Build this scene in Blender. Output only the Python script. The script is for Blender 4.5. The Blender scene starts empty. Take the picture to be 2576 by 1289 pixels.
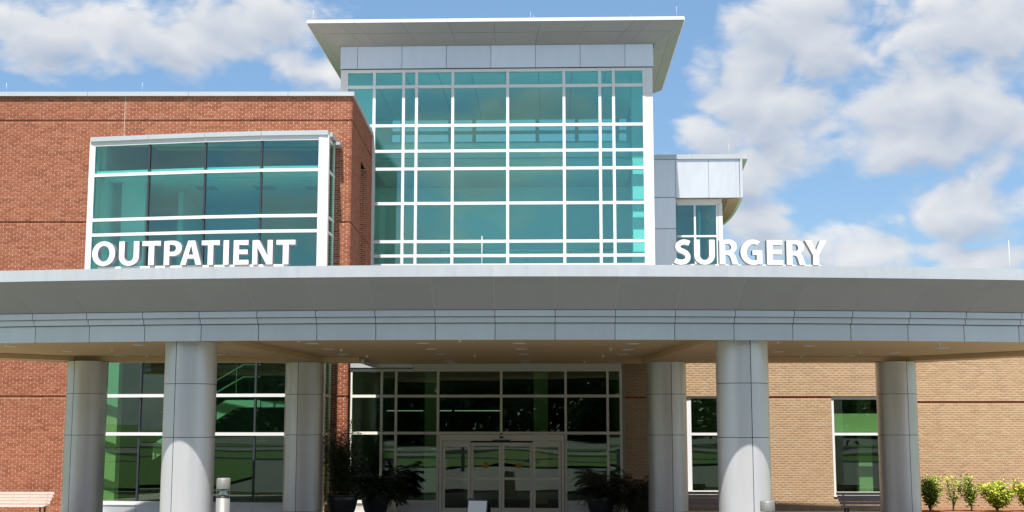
import bpy, bmesh, math, random
import numpy as np
from mathutils import Vector, Matrix
random.seed(7); rng = np.random.default_rng(7)
R = math.radians
S = bpy.context.scene
COL = S.collection

# ------------------------------------------------------------------ camera
EYE = 2.42                                   # metres above the entrance floor
cam = bpy.data.objects.new('camera', bpy.data.cameras.new('camera'))
COL.objects.link(cam); S.camera = cam
cam.location = (0, 0, EYE)
cam.rotation_euler = (R(90 + 7.5686), 0, R(1.7875))
cam.data.sensor_width = 36
cam.data.lens = 36 * 3240 / 2576
cam.data.clip_start = 0.1; cam.data.clip_end = 3000

# ------------------------------------------------------------------ sun, sky, exposure
SUN_EL, SUN_AZ = 65.5, 7.0                   # sun stands behind the camera, a little to the left
sd = bpy.data.lights.new('sun', 'SUN'); sd.energy = 4.2; sd.angle = R(0.53); sd.color = (1.0, 0.955, 0.89)
sun = bpy.data.objects.new('sun', sd); COL.objects.link(sun)
ce = math.cos(R(SUN_EL))
to_sun = Vector((-math.sin(R(SUN_AZ)) * ce, -math.cos(R(SUN_AZ)) * ce, math.sin(R(SUN_EL))))
sun.rotation_euler = to_sun.to_track_quat('Z', 'Y').to_euler()
sun.location = to_sun * 60

S.view_settings.view_transform = 'Standard'
S.view_settings.look = 'None'
S.view_settings.gamma = 1
S.view_settings.exposure = 1.2
S.cycles.max_bounces = 8; S.cycles.transparent_max_bounces = 24
S.cycles.diffuse_bounces = 4; S.cycles.glossy_bounces = 4
S.cycles.caustics_reflective = False; S.cycles.caustics_refractive = False
S.cycles.sample_clamp_indirect = 6.0
S.cycles.use_denoising = True

W = bpy.data.worlds.new('World'); S.world = W; W.use_nodes = True
wt = W.node_tree; wt.nodes.clear()

class NB:
    """small node-graph builder"""
    def __init__(s, tree): s.t = tree
    def n(s, kind, **kw):
        nd = s.t.nodes.new(kind)
        for k, v in kw.items(): setattr(nd, k, v)
        return nd
    def put(s, sock, v):
        if hasattr(v, 'is_linked') or isinstance(v, bpy.types.NodeSocket): s.t.links.new(v, sock)
        elif v is not None: sock.default_value = v
    def m(s, op, a, b=None, c=None, clamp=False):
        nd = s.n('ShaderNodeMath', operation=op); nd.use_clamp = clamp
        for i, v in enumerate((a, b, c)):
            if v is not None: s.put(nd.inputs[i], v)
        return nd.outputs[0]
    def vm(s, op, a, b=None):
        nd = s.n('ShaderNodeVectorMath', operation=op); s.put(nd.inputs[0], a)
        if b is not None: s.put(nd.inputs[1], b)
        return nd.outputs[0]
    def noise(s, vec, scale, detail=4, rough=.5, dist=0):
        nd = s.n('ShaderNodeTexNoise'); s.put(nd.inputs['Vector'], vec)
        nd.inputs['Scale'].default_value = scale; nd.inputs['Detail'].default_value = detail
        nd.inputs['Roughness'].default_value = rough; nd.inputs['Distortion'].default_value = dist
        return nd.outputs['Fac']
    def ncol(s, vec, scale, detail=2):
        nd = s.n('ShaderNodeTexNoise'); s.put(nd.inputs['Vector'], vec)
        nd.inputs['Scale'].default_value = scale; nd.inputs['Detail'].default_value = detail
        return nd.outputs['Color']
    def voro(s, vec, scale, detail=2, rough=.5):
        nd = s.n('ShaderNodeTexVoronoi', feature='F1', voronoi_dimensions='2D'); s.put(nd.inputs['Vector'], vec); nd.inputs['Scale'].default_value = scale
        nd.inputs['Detail'].default_value = detail; nd.inputs['Roughness'].default_value = rough; nd.normalize = True
        return nd.outputs['Distance']
    def ramp(s, v, a, b, smooth=True):
        nd = s.n('ShaderNodeMapRange'); nd.interpolation_type = 'SMOOTHSTEP' if smooth else 'LINEAR'
        s.put(nd.inputs['Value'], v); nd.inputs['From Min'].default_value = a; nd.inputs['From Max'].default_value = b
        return nd.outputs['Result']
    def mix(s, f, a, b):
        nd = s.n('ShaderNodeMix', data_type='RGBA')
        s.put(nd.inputs[0], f); s.put(nd.inputs[6], a); s.put(nd.inputs[7], b)
        return nd.outputs[2]

# cumulus banks: (azimuth, elevation, half width, half height) in radians
CLOUDS = [(-.378, .2850, .056, .032), (-.2976, .2870, .115, .032), (-.229, .3093, .075, .032), (-.1662, .2720, .060, .020),
          (.1949, .2944, .068, .050), (.1691, .2424, .055, .050), (.1288, .218, .038, .028), (.1586, .1917, .042, .034),
          (.3009, .2300, .095, .054), (.2772, .2038, .090, .024), (.3236, .2925, .075, .034), (.1577, .1524, .040, .026),
          (.2282, .1265, .047, .021), (.3148, .1606, .060, .028), (.3162, .128, .044, .012),
          (.46, .24, .09, .05), (-.52, .26, .08, .03)]
wb = NB(wt)
tc = wb.n('ShaderNodeTexCoord')
d0 = wb.vm('NORMALIZE', tc.outputs['Generated'])
def cloud_fields(b, v):
    """cloud field at the direction v, and the same field a little higher (towards the sun) for shading"""
    st = b.vm('MULTIPLY', v, (1, 1, 1.7))
    sx = b.n('ShaderNodeSeparateXYZ'); b.put(sx.inputs[0], v)
    n1 = b.m('SUBTRACT', b.noise(st, 9.0, 3, .55), .5)
    n2 = b.m('SUBTRACT', b.noise(b.vm('ADD', st, (3.1, 1.7, 5.3)), 9.0, 2, .55), .5)
    az = b.m('ARCTAN2', sx.outputs[0], sx.outputs[1])
    u = b.m('MULTIPLY_ADD', n1, .07, az)
    e = b.m('MULTIPLY_ADD', n2, .05, b.m('ARCSINE', sx.outputs[2]))
    f = g = None
    for (u0, v0, a, h) in CLOUDS:
        du = b.m('MULTIPLY_ADD', u, 1 / a, -u0 / a)
        dv = b.m('MULTIPLY_ADD', e, 1 / h, -v0 / h)
        d2 = b.m('MULTIPLY', du, du)
        p = b.m('MULTIPLY_ADD', dv, dv, d2)
        f = p if f is None else b.m('MINIMUM', f, p)
        dw = b.m('ADD', dv, .018 / h)
        q = b.m('MULTIPLY_ADD', dw, dw, d2)
        g = q if g is None else b.m('MINIMUM', g, q)
    f = b.m('MAXIMUM', b.m('SUBTRACT', 1.0, b.m('SQRT', f)), -.9)
    g = b.m('MAXIMUM', b.m('SUBTRACT', 1.0, b.m('SQRT', g)), -.9)
    # the rest of the dome: the same kind of broken cumulus
    front = b.ramp(b.m('SUBTRACT', 1.0, b.m('ABSOLUTE', az)), .30, .45)
    front = b.m('MULTIPLY', front, b.ramp(b.m('SUBTRACT', .62, sx.outputs[2]), 0, .12))
    gen = b.m('MULTIPLY_ADD', b.noise(b.vm('MULTIPLY', v, (1, 1, 2.4)), 4.2, 1, .5), 3.4, -1.55)
    gen = b.m('MULTIPLY_ADD', front, -2.5, gen)
    cb = b.n('ShaderNodeCombineXYZ')                                 # billows on (azimuth, elevation), mirrored at the sides so that there is no seam
    b.put(cb.inputs[0], b.m('MULTIPLY_ADD', n2, .10, b.m('ARCTAN2', sx.outputs[0], b.m('ABSOLUTE', sx.outputs[1]))))
    b.put(cb.inputs[1], b.m('MULTIPLY_ADD', n1, .07, b.m('MULTIPLY', sx.outputs[2], 1.5)))
    wst = cb.outputs[0]
    def puff(w, det):
        return b.m('MULTIPLY_ADD', b.voro(w, 22, det, .5), -1.5, .38)
    nz = b.m('MULTIPLY_ADD', b.noise(st, 34, 5, .62), .9, -.45)
    fa = b.m('ADD', b.m('MAXIMUM', f, gen), b.m('ADD', nz, puff(wst, 2)))
    fb = b.m('ADD', b.m('MAXIMUM', g, gen), puff(b.vm('ADD', wst, (-.010, .020, 0)), 1))
    return fa, fb
f1, f2 = cloud_fields(wb, d0)
sky = wb.n('ShaderNodeTexSky'); sky.sky_type = 'NISHITA'; sky.sun_disc = False
sky.sun_elevation = R(SUN_EL); sky.sun_rotation = R(180 + SUN_AZ)
sky.altitude = 0; sky.air_density = 1.0; sky.dust_density = .6; sky.ozone_density = 2.0
hs = wb.n('ShaderNodeHueSaturation'); hs.inputs['Saturation'].default_value = 1.12; hs.inputs['Value'].default_value = .66
wb.put(hs.inputs['Color'], sky.outputs[0])
dens = wb.ramp(f1, -.24, .46)
shade = wb.m('ADD', wb.m('MULTIPLY', wb.m('SUBTRACT', f1, f2), .50), wb.m('MULTIPLY_ADD', f1, -.32, .64), clamp=True)
ccol = wb.mix(shade, (1.30, 1.58, 2.08, 1), (3.22, 3.20, 3.18, 1))
clear = wb.mix(.55, hs.outputs[0], (.80, 1.42, 2.26, 1))        # summer haze evens out the clear sky
skyc = wb.mix(wb.m('MULTIPLY', dens, .93), clear, ccol)
bg = wb.n('ShaderNodeBackground'); bg.inputs['Strength'].default_value = .125
wb.put(bg.inputs['Color'], skyc)
wo = wb.n('ShaderNodeOutputWorld'); wt.links.new(bg.outputs[0], wo.inputs[0])

# ------------------------------------------------------------------ materials
MATS = {}
def mat(name, color, rough=.6, metal=0., var=.0, vscale=3., bump=0., bscale=40., spec=.5, attr=None, spread=None, stretch=None, var2=0., vscale2=.4, objvar=0., rvar=0.):
    """procedural principled material; var = brightness mottling, attr = per-piece random ('rnd' attribute or object random)"""
    if name in MATS: return MATS[name]
    m = bpy.data.materials.new(name); m.use_nodes = True
    t = m.node_tree; b = NB(t); p = t.nodes['Principled BSDF']
    c = (*color, 1)
    out = None
    tcn = b.n('ShaderNodeTexCoord'); co = tcn.outputs['Object']
    if stretch: co = b.vm('MULTIPLY', co, stretch)
    if attr:
        if attr == 'obj':
            oi = b.n('ShaderNodeObjectInfo'); rv = oi.outputs['Random']
        else:
            an = b.n('ShaderNodeAttribute', attribute_name='rnd'); rv = an.outputs['Fac']
        cr = b.n('ShaderNodeValToRGB'); cr.color_ramp.interpolation = 'LINEAR'
        els = cr.color_ramp.elements
        for i, (pos, cc) in enumerate(spread):
            e = els[i] if i < 2 else els.new(pos)
            e.position = pos; e.color = (*cc, 1)
        b.put(cr.inputs[0], rv); out = cr.outputs[0]
    if var > 0:
        nz = b.noise(co, vscale, 6, .6)
        k = b.m('MULTIPLY_ADD', b.m('SUBTRACT', nz, .5), 2 * var, 1.0)
        if var2 > 0: k = b.m('MULTIPLY', k, b.m('MULTIPLY_ADD', b.m('SUBTRACT', b.noise(tcn.outputs['Object'], vscale2, 3, .5), .5), 2 * var2, 1.0))
        if objvar > 0:
            ob = b.n('ShaderNodeObjectInfo'); k = b.m('MULTIPLY', k, b.m('MULTIPLY_ADD', b.m('SUBTRACT', ob.outputs['Random'], .5), 2 * objvar, 1.0))
        vmn = b.n('ShaderNodeVectorMath', operation='SCALE')
        b.put(vmn.inputs[0], out if out is not None else color); b.put(vmn.inputs['Scale'], k)
        out = vmn.outputs[0]
    if out is not None: t.links.new(out, p.inputs['Base Color'])
    else: p.inputs['Base Color'].default_value = c
    p.inputs['Roughness'].default_value = rough
    if rvar > 0: t.links.new(b.m('MULTIPLY_ADD', b.m('SUBTRACT', b.noise(co, vscale * 1.7, 4, .6), .5), 2 * rvar, rough, clamp=True), p.inputs['Roughness'])
    p.inputs['Metallic'].default_value = metal
    p.inputs['Specular IOR Level'].default_value = spec
    if bump > 0:
        bn = b.n('ShaderNodeBump'); bn.inputs['Strength'].default_value = bump; bn.inputs['Distance'].default_value = .02
        b.put(bn.inputs['Height'], b.noise(co, bscale, 5, .6)); t.links.new(bn.outputs[0], p.inputs['Normal'])
    MATS[name] = m
    return m

def glass(name, tint, f0=.06, wave=0., wscale=.35, gcol=(.9, 1, .97)):
    m = bpy.data.materials.new(name); m.use_nodes = True; t = m.node_tree; t.nodes.clear(); b = NB(t)
    tr = b.n('ShaderNodeBsdfTransparent'); tr.inputs[0].default_value = (*tint, 1)
    oi = b.n('ShaderNodeObjectInfo'); sc_ = b.n('ShaderNodeVectorMath', operation='SCALE'); sc_.inputs[0].default_value = tint
    b.put(sc_.inputs['Scale'], b.m('MULTIPLY_ADD', oi.outputs['Random'], .07, .955)); t.links.new(sc_.outputs[0], tr.inputs[0])
    gl = b.n('ShaderNodeBsdfGlossy'); gl.inputs['Roughness'].default_value = .0; gl.inputs[0].default_value = (*gcol, 1)
    ge = b.n('ShaderNodeNewGeometry')
    dt = b.n('ShaderNodeVectorMath', operation='DOT_PRODUCT'); b.put(dt.inputs[0], ge.outputs['Incoming']); b.put(dt.inputs[1], ge.outputs['Normal'])
    fac = b.m('MULTIPLY_ADD', b.m('POWER', b.m('SUBTRACT', 1.0, b.m('ABSOLUTE', dt.outputs['Value']), clamp=True), 5.0), 1 - f0, f0)   # Schlick, same from both sides
    if wave > 0:
        vv = b.vm('MULTIPLY', ge.outputs['Position'], (.55, .55, 2.2))
        bn = b.n('ShaderNodeBump'); bn.inputs['Strength'].default_value = wave; bn.inputs['Distance'].default_value = .05
        b.put(bn.inputs['Height'], b.noise(vv, wscale, 1, .4)); t.links.new(bn.outputs[0], gl.inputs['Normal'])
    mx = b.n('ShaderNodeMixShader'); t.links.new(fac, mx.inputs[0])
    t.links.new(tr.outputs[0], mx.inputs[1]); t.links.new(gl.outputs[0], mx.inputs[2])
    o = b.n('ShaderNodeOutputMaterial'); t.links.new(mx.outputs[0], o.inputs[0])
    MATS[name] = m; return m

M_SILVER = mat('silver_panel', (.67, .69, .72), .40, .60, .06, 2.2, .012, 1.1, stretch=(2.5, 2.5, .35), var2=.05, objvar=.035, rvar=.10)
M_SILVER_D = mat('column_panel', (.66, .655, .655), .38, .50, .07, 2.2, .012, 1.3, stretch=(3, 3, .3), var2=.06, vscale2=.9, objvar=.03, rvar=.12)
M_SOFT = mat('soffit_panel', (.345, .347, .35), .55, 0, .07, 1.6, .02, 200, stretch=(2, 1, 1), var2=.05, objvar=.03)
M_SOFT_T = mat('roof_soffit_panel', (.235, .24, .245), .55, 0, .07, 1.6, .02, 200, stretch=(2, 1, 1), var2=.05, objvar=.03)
M_DOORF = mat('cream_door_frame', (.86, .835, .74), .45)
M_WHITE = mat('white_aluminium', (.68, .69, .70), .35, 0, .03, 2)
M_COPING = mat('coping_metal', (.50, .53, .54), .36, .35, .08, 1.5)
M_TRIMW = mat('white_trim', (.82, .82, .81), .5)
M_LETTER = mat('letter_white', (.78, .78, .77), .45, 0, .02, 3)
M_RETURN = mat('letter_return', (.20, .21, .23), .4, .3)
M_JOINT_L = mat('light_sealant', (.50, .48, .44), .8)
M_JOINT_D = mat('dark_joint', (.07, .075, .08), .8)
M_STUCCO = mat('tan_stucco', (.68, .475, .265), .9, 0, .05, 2, .05, 300)
M_MORTAR = mat('mortar', (.80, .63, .46), .95, 0, .10, 5, .1, 200)
M_MORTAR_T = mat('tan_mortar', (.64, .48, .32), .95, 0, .10, 5, .1, 200)
REDS = [(0, (.225, .070, .038)), (.25, (.275, .090, .049)), (.55, (.300, .103, .058)), (.8, (.315, .118, .068)), (1, (.34, .130, .077))]
TANS = [(0, (.385, .262, .165)), (.3, (.415, .285, .172)), (.6, (.44, .297, .185)), (.85, (.445, .318, .190)), (1, (.425, .312, .208))]
M_BRICK = mat('red_brick', (.3, .08, .04), .9, 0, .12, 30, .15, 120, .3, 'rnd', REDS, var2=.10, vscale2=.35)
M_BRICK_O = mat('red_brick_single', (.3, .08, .04), .9, 0, .12, 30, .15, 120, .3, 'obj', REDS, var2=.10, vscale2=.35)
M_TAN = mat('tan_brick', (.4, .3, .2), .9, 0, .14, 30, .15, 120, .3, 'rnd', TANS, var2=.07, vscale2=.35)
M_TAN_O = mat('tan_brick_single', (.4, .3, .2), .9, 0, .14, 30, .15, 120, .3, 'obj', TANS, var2=.07, vscale2=.35)
M_REDBAND = mat('red_band_brick', (.27, .05, .025), .9, 0, .2, 30)
M_INT = mat('interior_white', (.80, .80, .78), .9)
M_FLOOR = mat('interior_floor', (.62, .61, .58), .6, 0, .05, 2)
M_INT_G = mat('interior_grey', (.36, .36, .35), .9, 0, .1, 1)
M_CEIL = mat('interior_ceiling', (.78, .79, .78), .9, 0, .04, 2)
M_DARKFRAME = mat('dark_mullion', (.035, .04, .05), .4)
M_FRAME_G = mat('grey_aluminium', (.76, .745, .68), .45, .0, .03, 2)
M_BLACK = mat('black_metal', (.012, .012, .013), .4)
M_STEEL = mat('brushed_steel', (.6, .61, .62), .25, .9)
M_CONC = mat('concrete_paving', (.43, .405, .36), .9, 0, .12, 1.5, .08, 60)
M_ASPH = mat('asphalt', (.135, .134, .132), .9, 0, .18, 1.2, .2, 80)
M_GRASS = mat('lawn', (.055, .11, .014), .95, 0, .35, 6, .4, 60)
M_MULCH = mat('mulch', (.20, .09, .04), .95, 0, .4, 12, .6, 40)
M_YELLOW = mat('yellow_paint', (.62, .40, .05), .7)
M_WPAINT = mat('white_paint', (.7, .7, .68), .7)
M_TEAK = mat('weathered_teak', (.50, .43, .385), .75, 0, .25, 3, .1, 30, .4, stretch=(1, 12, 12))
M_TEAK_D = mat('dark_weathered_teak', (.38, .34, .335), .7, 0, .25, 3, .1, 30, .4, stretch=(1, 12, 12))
M_POT = mat('glazed_pot', (.026, .033, .036), .25, 0, .35, 5)
M_BOLL = mat('bollard_paint', (.19, .185, .175), .5, .2, .04, 4)
M_BARK = mat('bark', (.10, .075, .05), .9, 0, .3, 8)
M_GLASS_T = glass('teal_glass', (.66, .965, .935), .12, .03, .5, (.80, 1, .97))
M_GLASS_B = glass('deep_teal_glass', (.56, .915, .89), .11, .03, .5, (.80, 1, .96))
M_GLASS_G = glass('grass_tinted_glass', (.72, .90, .69), .060, .035, .6)  # same glazing as the upper floors; green of reflected grass put into the tint
M_GLASS_D = glass('clear_door_glass', (.88, .92, .80), .055, .05, .9)
M_ROOFG = mat('roof_gravel', (.45, .405, .35), .95, 0, .2, 4)
M_BEIGE = mat('interior_beige', (.40, .39, .35), .9, 0, .05, 1)
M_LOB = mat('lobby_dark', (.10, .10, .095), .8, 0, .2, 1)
M_LENS = glass('bollard_lens', (.85, .87, .88), .04)
def leafmat(name, cols, rough=.5):
    return mat(name, cols[1][1], rough, 0, .0, 1, 0, 1, .4, 'rnd', cols)
M_LEAF_DK = leafmat('dark_leaf', [(0, (.006, .012, .006)), (.6, (.014, .030, .010)), (1, (.035, .06, .022))])
M_LEAF_BAM = leafmat('bamboo_leaf', [(0, (.010, .020, .006)), (.6, (.024, .048, .012)), (1, (.07, .11, .03))])
M_LEAF_FERN = leafmat('fern_leaf', [(0, (.007, .014, .006)), (.6, (.018, .034, .012)), (1, (.04, .06, .025))])
M_LEAF_Y = leafmat('yellow_green_leaf', [(0, (.05, .11, .012)), (.45, (.21, .32, .025)), (.8, (.46, .47, .04)), (1, (.58, .42, .04))])
M_LEAF_T = leafmat('tree_leaf', [(0, (.010, .028, .006)), (.6, (.03, .065, .014)), (1, (.065, .11, .025))])

# ------------------------------------------------------------------ object helpers
def link(o, parent=None):
    COL.objects.link(o)
    if parent is not None: o.parent = parent
    return o
def thing(name, label, cat, loc=(0, 0, 0), rz=0, group=None):
    o = bpy.data.objects.new(name, None); o.empty_display_size = .2; link(o)
    o.location = loc; o.rotation_euler = (0, 0, rz); o['label'] = label; o['category'] = cat
    if group: o['group'] = group
    return o
def tag(o, label, cat, group=None):
    o['label'] = label; o['category'] = cat
    if group: o['group'] = group
    return o
def structure(o): o['kind'] = 'structure'; return o
def stuff(o): o['kind'] = 'stuff'; return o
BOXF = [(0, 3, 2, 1), (4, 5, 6, 7), (0, 1, 5, 4), (1, 2, 6, 5), (2, 3, 7, 6), (3, 0, 4, 7)]
def boxv(x0, x1, y0, y1, z0, z1):
    return [(x0, y0, z0), (x1, y0, z0), (x1, y1, z0), (x0, y1, z0), (x0, y0, z1), (x1, y0, z1), (x1, y1, z1), (x0, y1, z1)]
def pyobj(name, verts, faces, m, parent=None, smooth=False):
    me = bpy.data.meshes.new(name); me.from_pydata([tuple(v) for v in verts], [], faces); me.update()
    if isinstance(m, (list, tuple)):
        for q in m: me.materials.append(q)
    else: me.materials.append(m)
    if smooth: me.polygons.foreach_set('use_smooth', [True] * len(me.polygons))
    return link(bpy.data.objects.new(name, me), parent)
def box(name, x0, x1, y0, y1, z0, z1, m, parent=None):
    return pyobj(name, boxv(min(x0, x1), max(x0, x1), min(y0, y1), max(y0, y1), min(z0, z1), max(z0, z1)), BOXF, m, parent)
def boxes(name, bl, m, parent=None):
    vs, fs = [], []
    for b in bl:
        k = len(vs); vs += boxv(*b); fs += [tuple(i + k for i in f) for f in BOXF]
    return pyobj(name, vs, fs, m, parent)
def prism(name, poly, z0, z1, m, parent=None):
    """vertical prism over a plan polygon (counter-clockwise)"""
    n = len(poly)
    vs = [(x, y, z0) for x, y in poly] + [(x, y, z1) for x, y in poly]
    fs = [tuple(range(n))[::-1], tuple(range(n, 2 * n))] + [(i, (i + 1) % n, n + (i + 1) % n, n + i) for i in range(n)]
    return pyobj(name, vs, fs, m, parent)
def lathe(name, prof, m, parent=None, seg=24, center=(0, 0), a0=0, a1=2 * math.pi, smooth=True):
    full = abs(a1 - a0 - 2 * math.pi) < 1e-6
    n = seg if full else seg + 1
    vs = []; fs = []
    for (r, z) in prof:
        for i in range(n):
            a = a0 + (a1 - a0) * i / seg
            vs.append((center[0] + r * math.cos(a), center[1] + r * math.sin(a), z))
    for j in range(len(prof) - 1):
        for i in range(seg):
            i2 = (i + 1) % n
            fs.append((j * n + i, j * n + i2, (j + 1) * n + i2, (j + 1) * n + i))
    return pyobj(name, vs, fs, m, parent, smooth)
def tube(name, pts, rad, m, parent=None, seg=8):
    vs, fs = [], []
    pts = [Vector(p) for p in pts]
    for i, p in enumerate(pts):
        t = (pts[min(i + 1, len(pts) - 1)] - pts[max(i - 1, 0)]).normalized()
        a = t.cross(Vector((0, 0, 1)) if abs(t.z) < .9 else Vector((1, 0, 0))).normalized(); c = t.cross(a)
        r = rad[i] if isinstance(rad, (list, tuple)) else rad
        for k in range(seg):
            an = 2 * math.pi * k / seg
            vs.append(p + (a * math.cos(an) + c * math.sin(an)) * r)
    for i in range(len(pts) - 1):
        for k in range(seg):
            k2 = (k + 1) % seg
            fs.append((i * seg + k, i * seg + k2, (i + 1) * seg + k2, (i + 1) * seg + k))
    fs.append(tuple(range(seg))[::-1]); fs.append(tuple((len(pts) - 1) * seg + k for k in range(seg)))
    return pyobj(name, vs, fs, m, parent, True)
def set_rnd(o, vals_per_face):
    at = o.data.attributes.new('rnd', 'FLOAT', 'FACE'); at.data.foreach_set('value', np.asarray(vals_per_face, dtype=np.float32))

# ------------------------------------------------------------------ ground and approach
def gz(y, x=0):
    """terrain height over depth: level at the door, rising towards the street behind the camera"""
    P = [(60, 0), (23, 0), (15, .55), (6, .75), (-4, .9), (-20, 1.2), (-34, 1.5), (-60, 1.9), (-110, 2.0), (-600, 2.0)]
    if y >= P[0][0]: return 0
    for (a, za), (c, zc) in zip(P, P[1:]):
        if y >= c: return za + (zc - za) * (a - y) / (a - c)
    return P[-1][1]
def strip(name, y0, y1, m, x0=-300, x1=300, dz=0., xs=None, wob=0.):
    ys = sorted(set([y0, y1] + [y for y in (60, 23, 15, 6, -4, -20, -34, -60, -110, -600) if y1 < y < y0]), reverse=True)
    xs = xs or [x0, x1]
    vs = []; 
    for j, y in enumerate(ys):
        for x in xs:
            yy = y + (wob * math.sin(x * .11 + y) if wob else 0)
            vs.append((x, yy, gz(yy) + dz))
    n = len(xs); fs = []
    for j in range(len(ys) - 1):
        for i in range(n - 1):
            fs.append((j * n + i, (j + 1) * n + i, (j + 1) * n + i + 1, j * n + i + 1))
    return structure(pyobj(name, vs, fs, m))
XS = [-300, -120] + list(range(-60, 61, 6)) + [120, 300]
strip('ground', 800, -600, M_GRASS, xs=XS, dz=-.02)
strip('entrance_pavement', 48, 26.0, M_CONC, -17, 17, .006)
strip('driveway', 26.0, 9.0, M_ASPH, -60, 60, .0)
strip('lawn_island', 23.5, 11.0, M_GRASS, -32, -15.5, .12)
strip('lawn_island', 14.5, 10.5, M_GRASS, -5.0, 9.0, .10)
strip('street', -1.5, -10.5, M_ASPH, xs=XS, dz=.004)
strip('parking_lot', -17, -36, M_ASPH, -38, 45, .004)
strip('planting_bed', 39.5, 36.4, M_MULCH, 9.9, 17, .05)
for y in (-5.85, -6.1): strip('street_centre_line', y, y - .1, M_YELLOW, xs=XS, dz=.010)
for y in (-1.9, -10.2): strip('street_edge_line', y, y - .1, M_WPAINT, xs=XS, dz=.010)
for y0 in (26.12, 9.0, -1.4, -10.6):
    vs = boxes('kerb', [(-60, 60, y0 - .14, y0 + .0, gz(y0) - .1, gz(y0) + .11)], M_CONC); structure(vs)
for i in range(11):
    x = -28 + i * 2.8
    o = boxes('parking_line', [(x, x + .1, -24.5, -19.5, 0, .01)], M_WPAINT)
    for v in o.data.vertices: v.co.z += gz(v.co.y) + .012
    structure(o)

# ------------------------------------------------------------------ brickwork
BH, BL, JT = .0677, .2032, .0120
def brick_field(x0, x1, z0, z1, holes=(), recess=(), proud=.012, phase=0., offx=0., only=None):
    """running-bond bricks on the plane y=0 facing -y: list of (x0,x1,z0,z1,y_front,full)"""
    out = []
    nrow = int(math.ceil((z1 - z0) / BH))
    for r in range(nrow):
        a = z0 + r * BH + JT; c = min(z0 + (r + 1) * BH, z1)
        if c - a < .015: continue
        zc = (a + c) / 2
        yf = -proud
        for (rz0, rz1, dep) in recess:
            if rz0 <= zc < rz1: yf += dep
        x = x0 - (BL / 2 if (r % 2) else 0) - phase
        while x < x1:
            b0, b1 = max(x, x0), min(x + BL - JT, x1); x += BL
            if b1 - b0 < .02: continue
            segs = [(b0, b1)]
            for (h0, h1, hz0, hz1) in holes:
                if hz0 < zc < hz1:
                    ns = []
                    for (p, q) in segs:
                        if q <= h0 or p >= h1: ns.append((p, q)); continue
                        if p < h0: ns.append((p, h0))
                        if q > h1: ns.append((h1, q))
                    segs = ns
            for (p, q) in segs:
                if q - p > .02: out.append((p, q, a, c, yf, (q - p) > BL - JT - 1e-4 and c - a > BH - JT - 1e-4))
    return out
def brick_mesh(name, bricks, m, parent, depth=.05, xf=None):
    vs = []; fs = []; rv = []
    for (p, q, a, c, yf, full) in bricks:
        k = len(vs); j = [random.uniform(-.0015, .0015) for _ in range(4)]
        w = [(p + j[0], yf + j[1], a), (q + j[2], yf + j[1], a), (q + j[2], yf + depth, a), (p + j[0], yf + depth, a),
             (p + j[0], yf + j[3], c), (q + j[2], yf + j[3], c), (q + j[2], yf + depth, c), (p + j[0], yf + depth, c)]
        vs += [xf(v) for v in w] if xf else w
        fs += [(k, k + 1, k + 5, k + 4), (k + 1, k + 2, k + 6, k + 5), (k + 3, k, k + 4, k + 7), (k + 4, k + 5, k + 6, k + 7), (k, k + 3, k + 2, k + 1)]
        rv += [random.random()] * 5
    o = pyobj(name, vs, fs, m, parent); set_rnd(o, rv); return stuff(o)
_bm = {}
def single_bricks(bricks, m, parent, key):
    if key not in _bm:
        L, H, D = BL - JT, BH - JT, .06
        me = bpy.data.meshes.new('brick'); me.from_pydata(boxv(0, L, 0, D, 0, H), [], BOXF); me.materials.append(m); _bm[key] = me
    for (p, q, a, c, yf, full) in bricks:
        o = bpy.data.objects.new('brick', _bm[key]); link(o, parent); o.location = (p, yf + random.uniform(-.002, .002), a)

# ------------------------------------------------------------------ red brick wing
WA = R(1.64)
wing = thing('brick_wing', 'red brick two-storey wing with white metal coping at the left', 'building', (-5.9, 37.1, 0), WA)
TOPZ = 12.16
# the bay interrupts the wall between local x -7.55 and -.62 up to z 10.72
HOLE = (-7.45, -.62, 0, 10.70)
WX0 = -13.2
cz = lambda k: (k * BH + JT * .5, (k + 1) * BH + JT + .004)
REC = [(*cz(168), .035), (*cz(123), .035), (*cz(48), .035)]
def slabs(z0, z1, rec):
    """z ranges of a wall with the setback of each: recessed courses sit back"""
    out = []; z = z0
    for (a, c, d) in sorted(rec):
        a, c = max(a, z0), min(c, z1)
        if c <= a: continue
        if a > z: out.append((z, a, 0.))
        out.append((a, c, d)); z = c
    if z < z1: out.append((z, z1, 0.))
    return out
REC = [(a, c, d) for (a, c, d) in REC if d > .02]
wallb = boxes('wall', [(x0, x1, d, .3, a, c) for (x0, x1, q0) in ((WX0, HOLE[0], 0), (HOLE[0], HOLE[1], HOLE[3]), (HOLE[1], -.045, 0)) for (a, c, d) in slabs(q0, TOPZ, REC)], M_MORTAR, wing)
fld = brick_field(WX0, 0, 0, TOPZ, [HOLE], REC)
near = [b for b in fld if b[5] and -10.35 < b[0] and b[1] < -7.75 and .45 < b[2] < 4.0]
near.sort(key=lambda b: b[2]); near = near[:300]; ns = set(near)
brick_mesh('brickwork', [b for b in fld if b not in ns], M_BRICK, wing)
single_bricks(near, M_BRICK_O, wing, 'red')
boxes('control_joint', [(-6.737, -6.725, -.0135, .0, 10.75, TOPZ - .01)], M_JOINT_L, wing)
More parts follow.
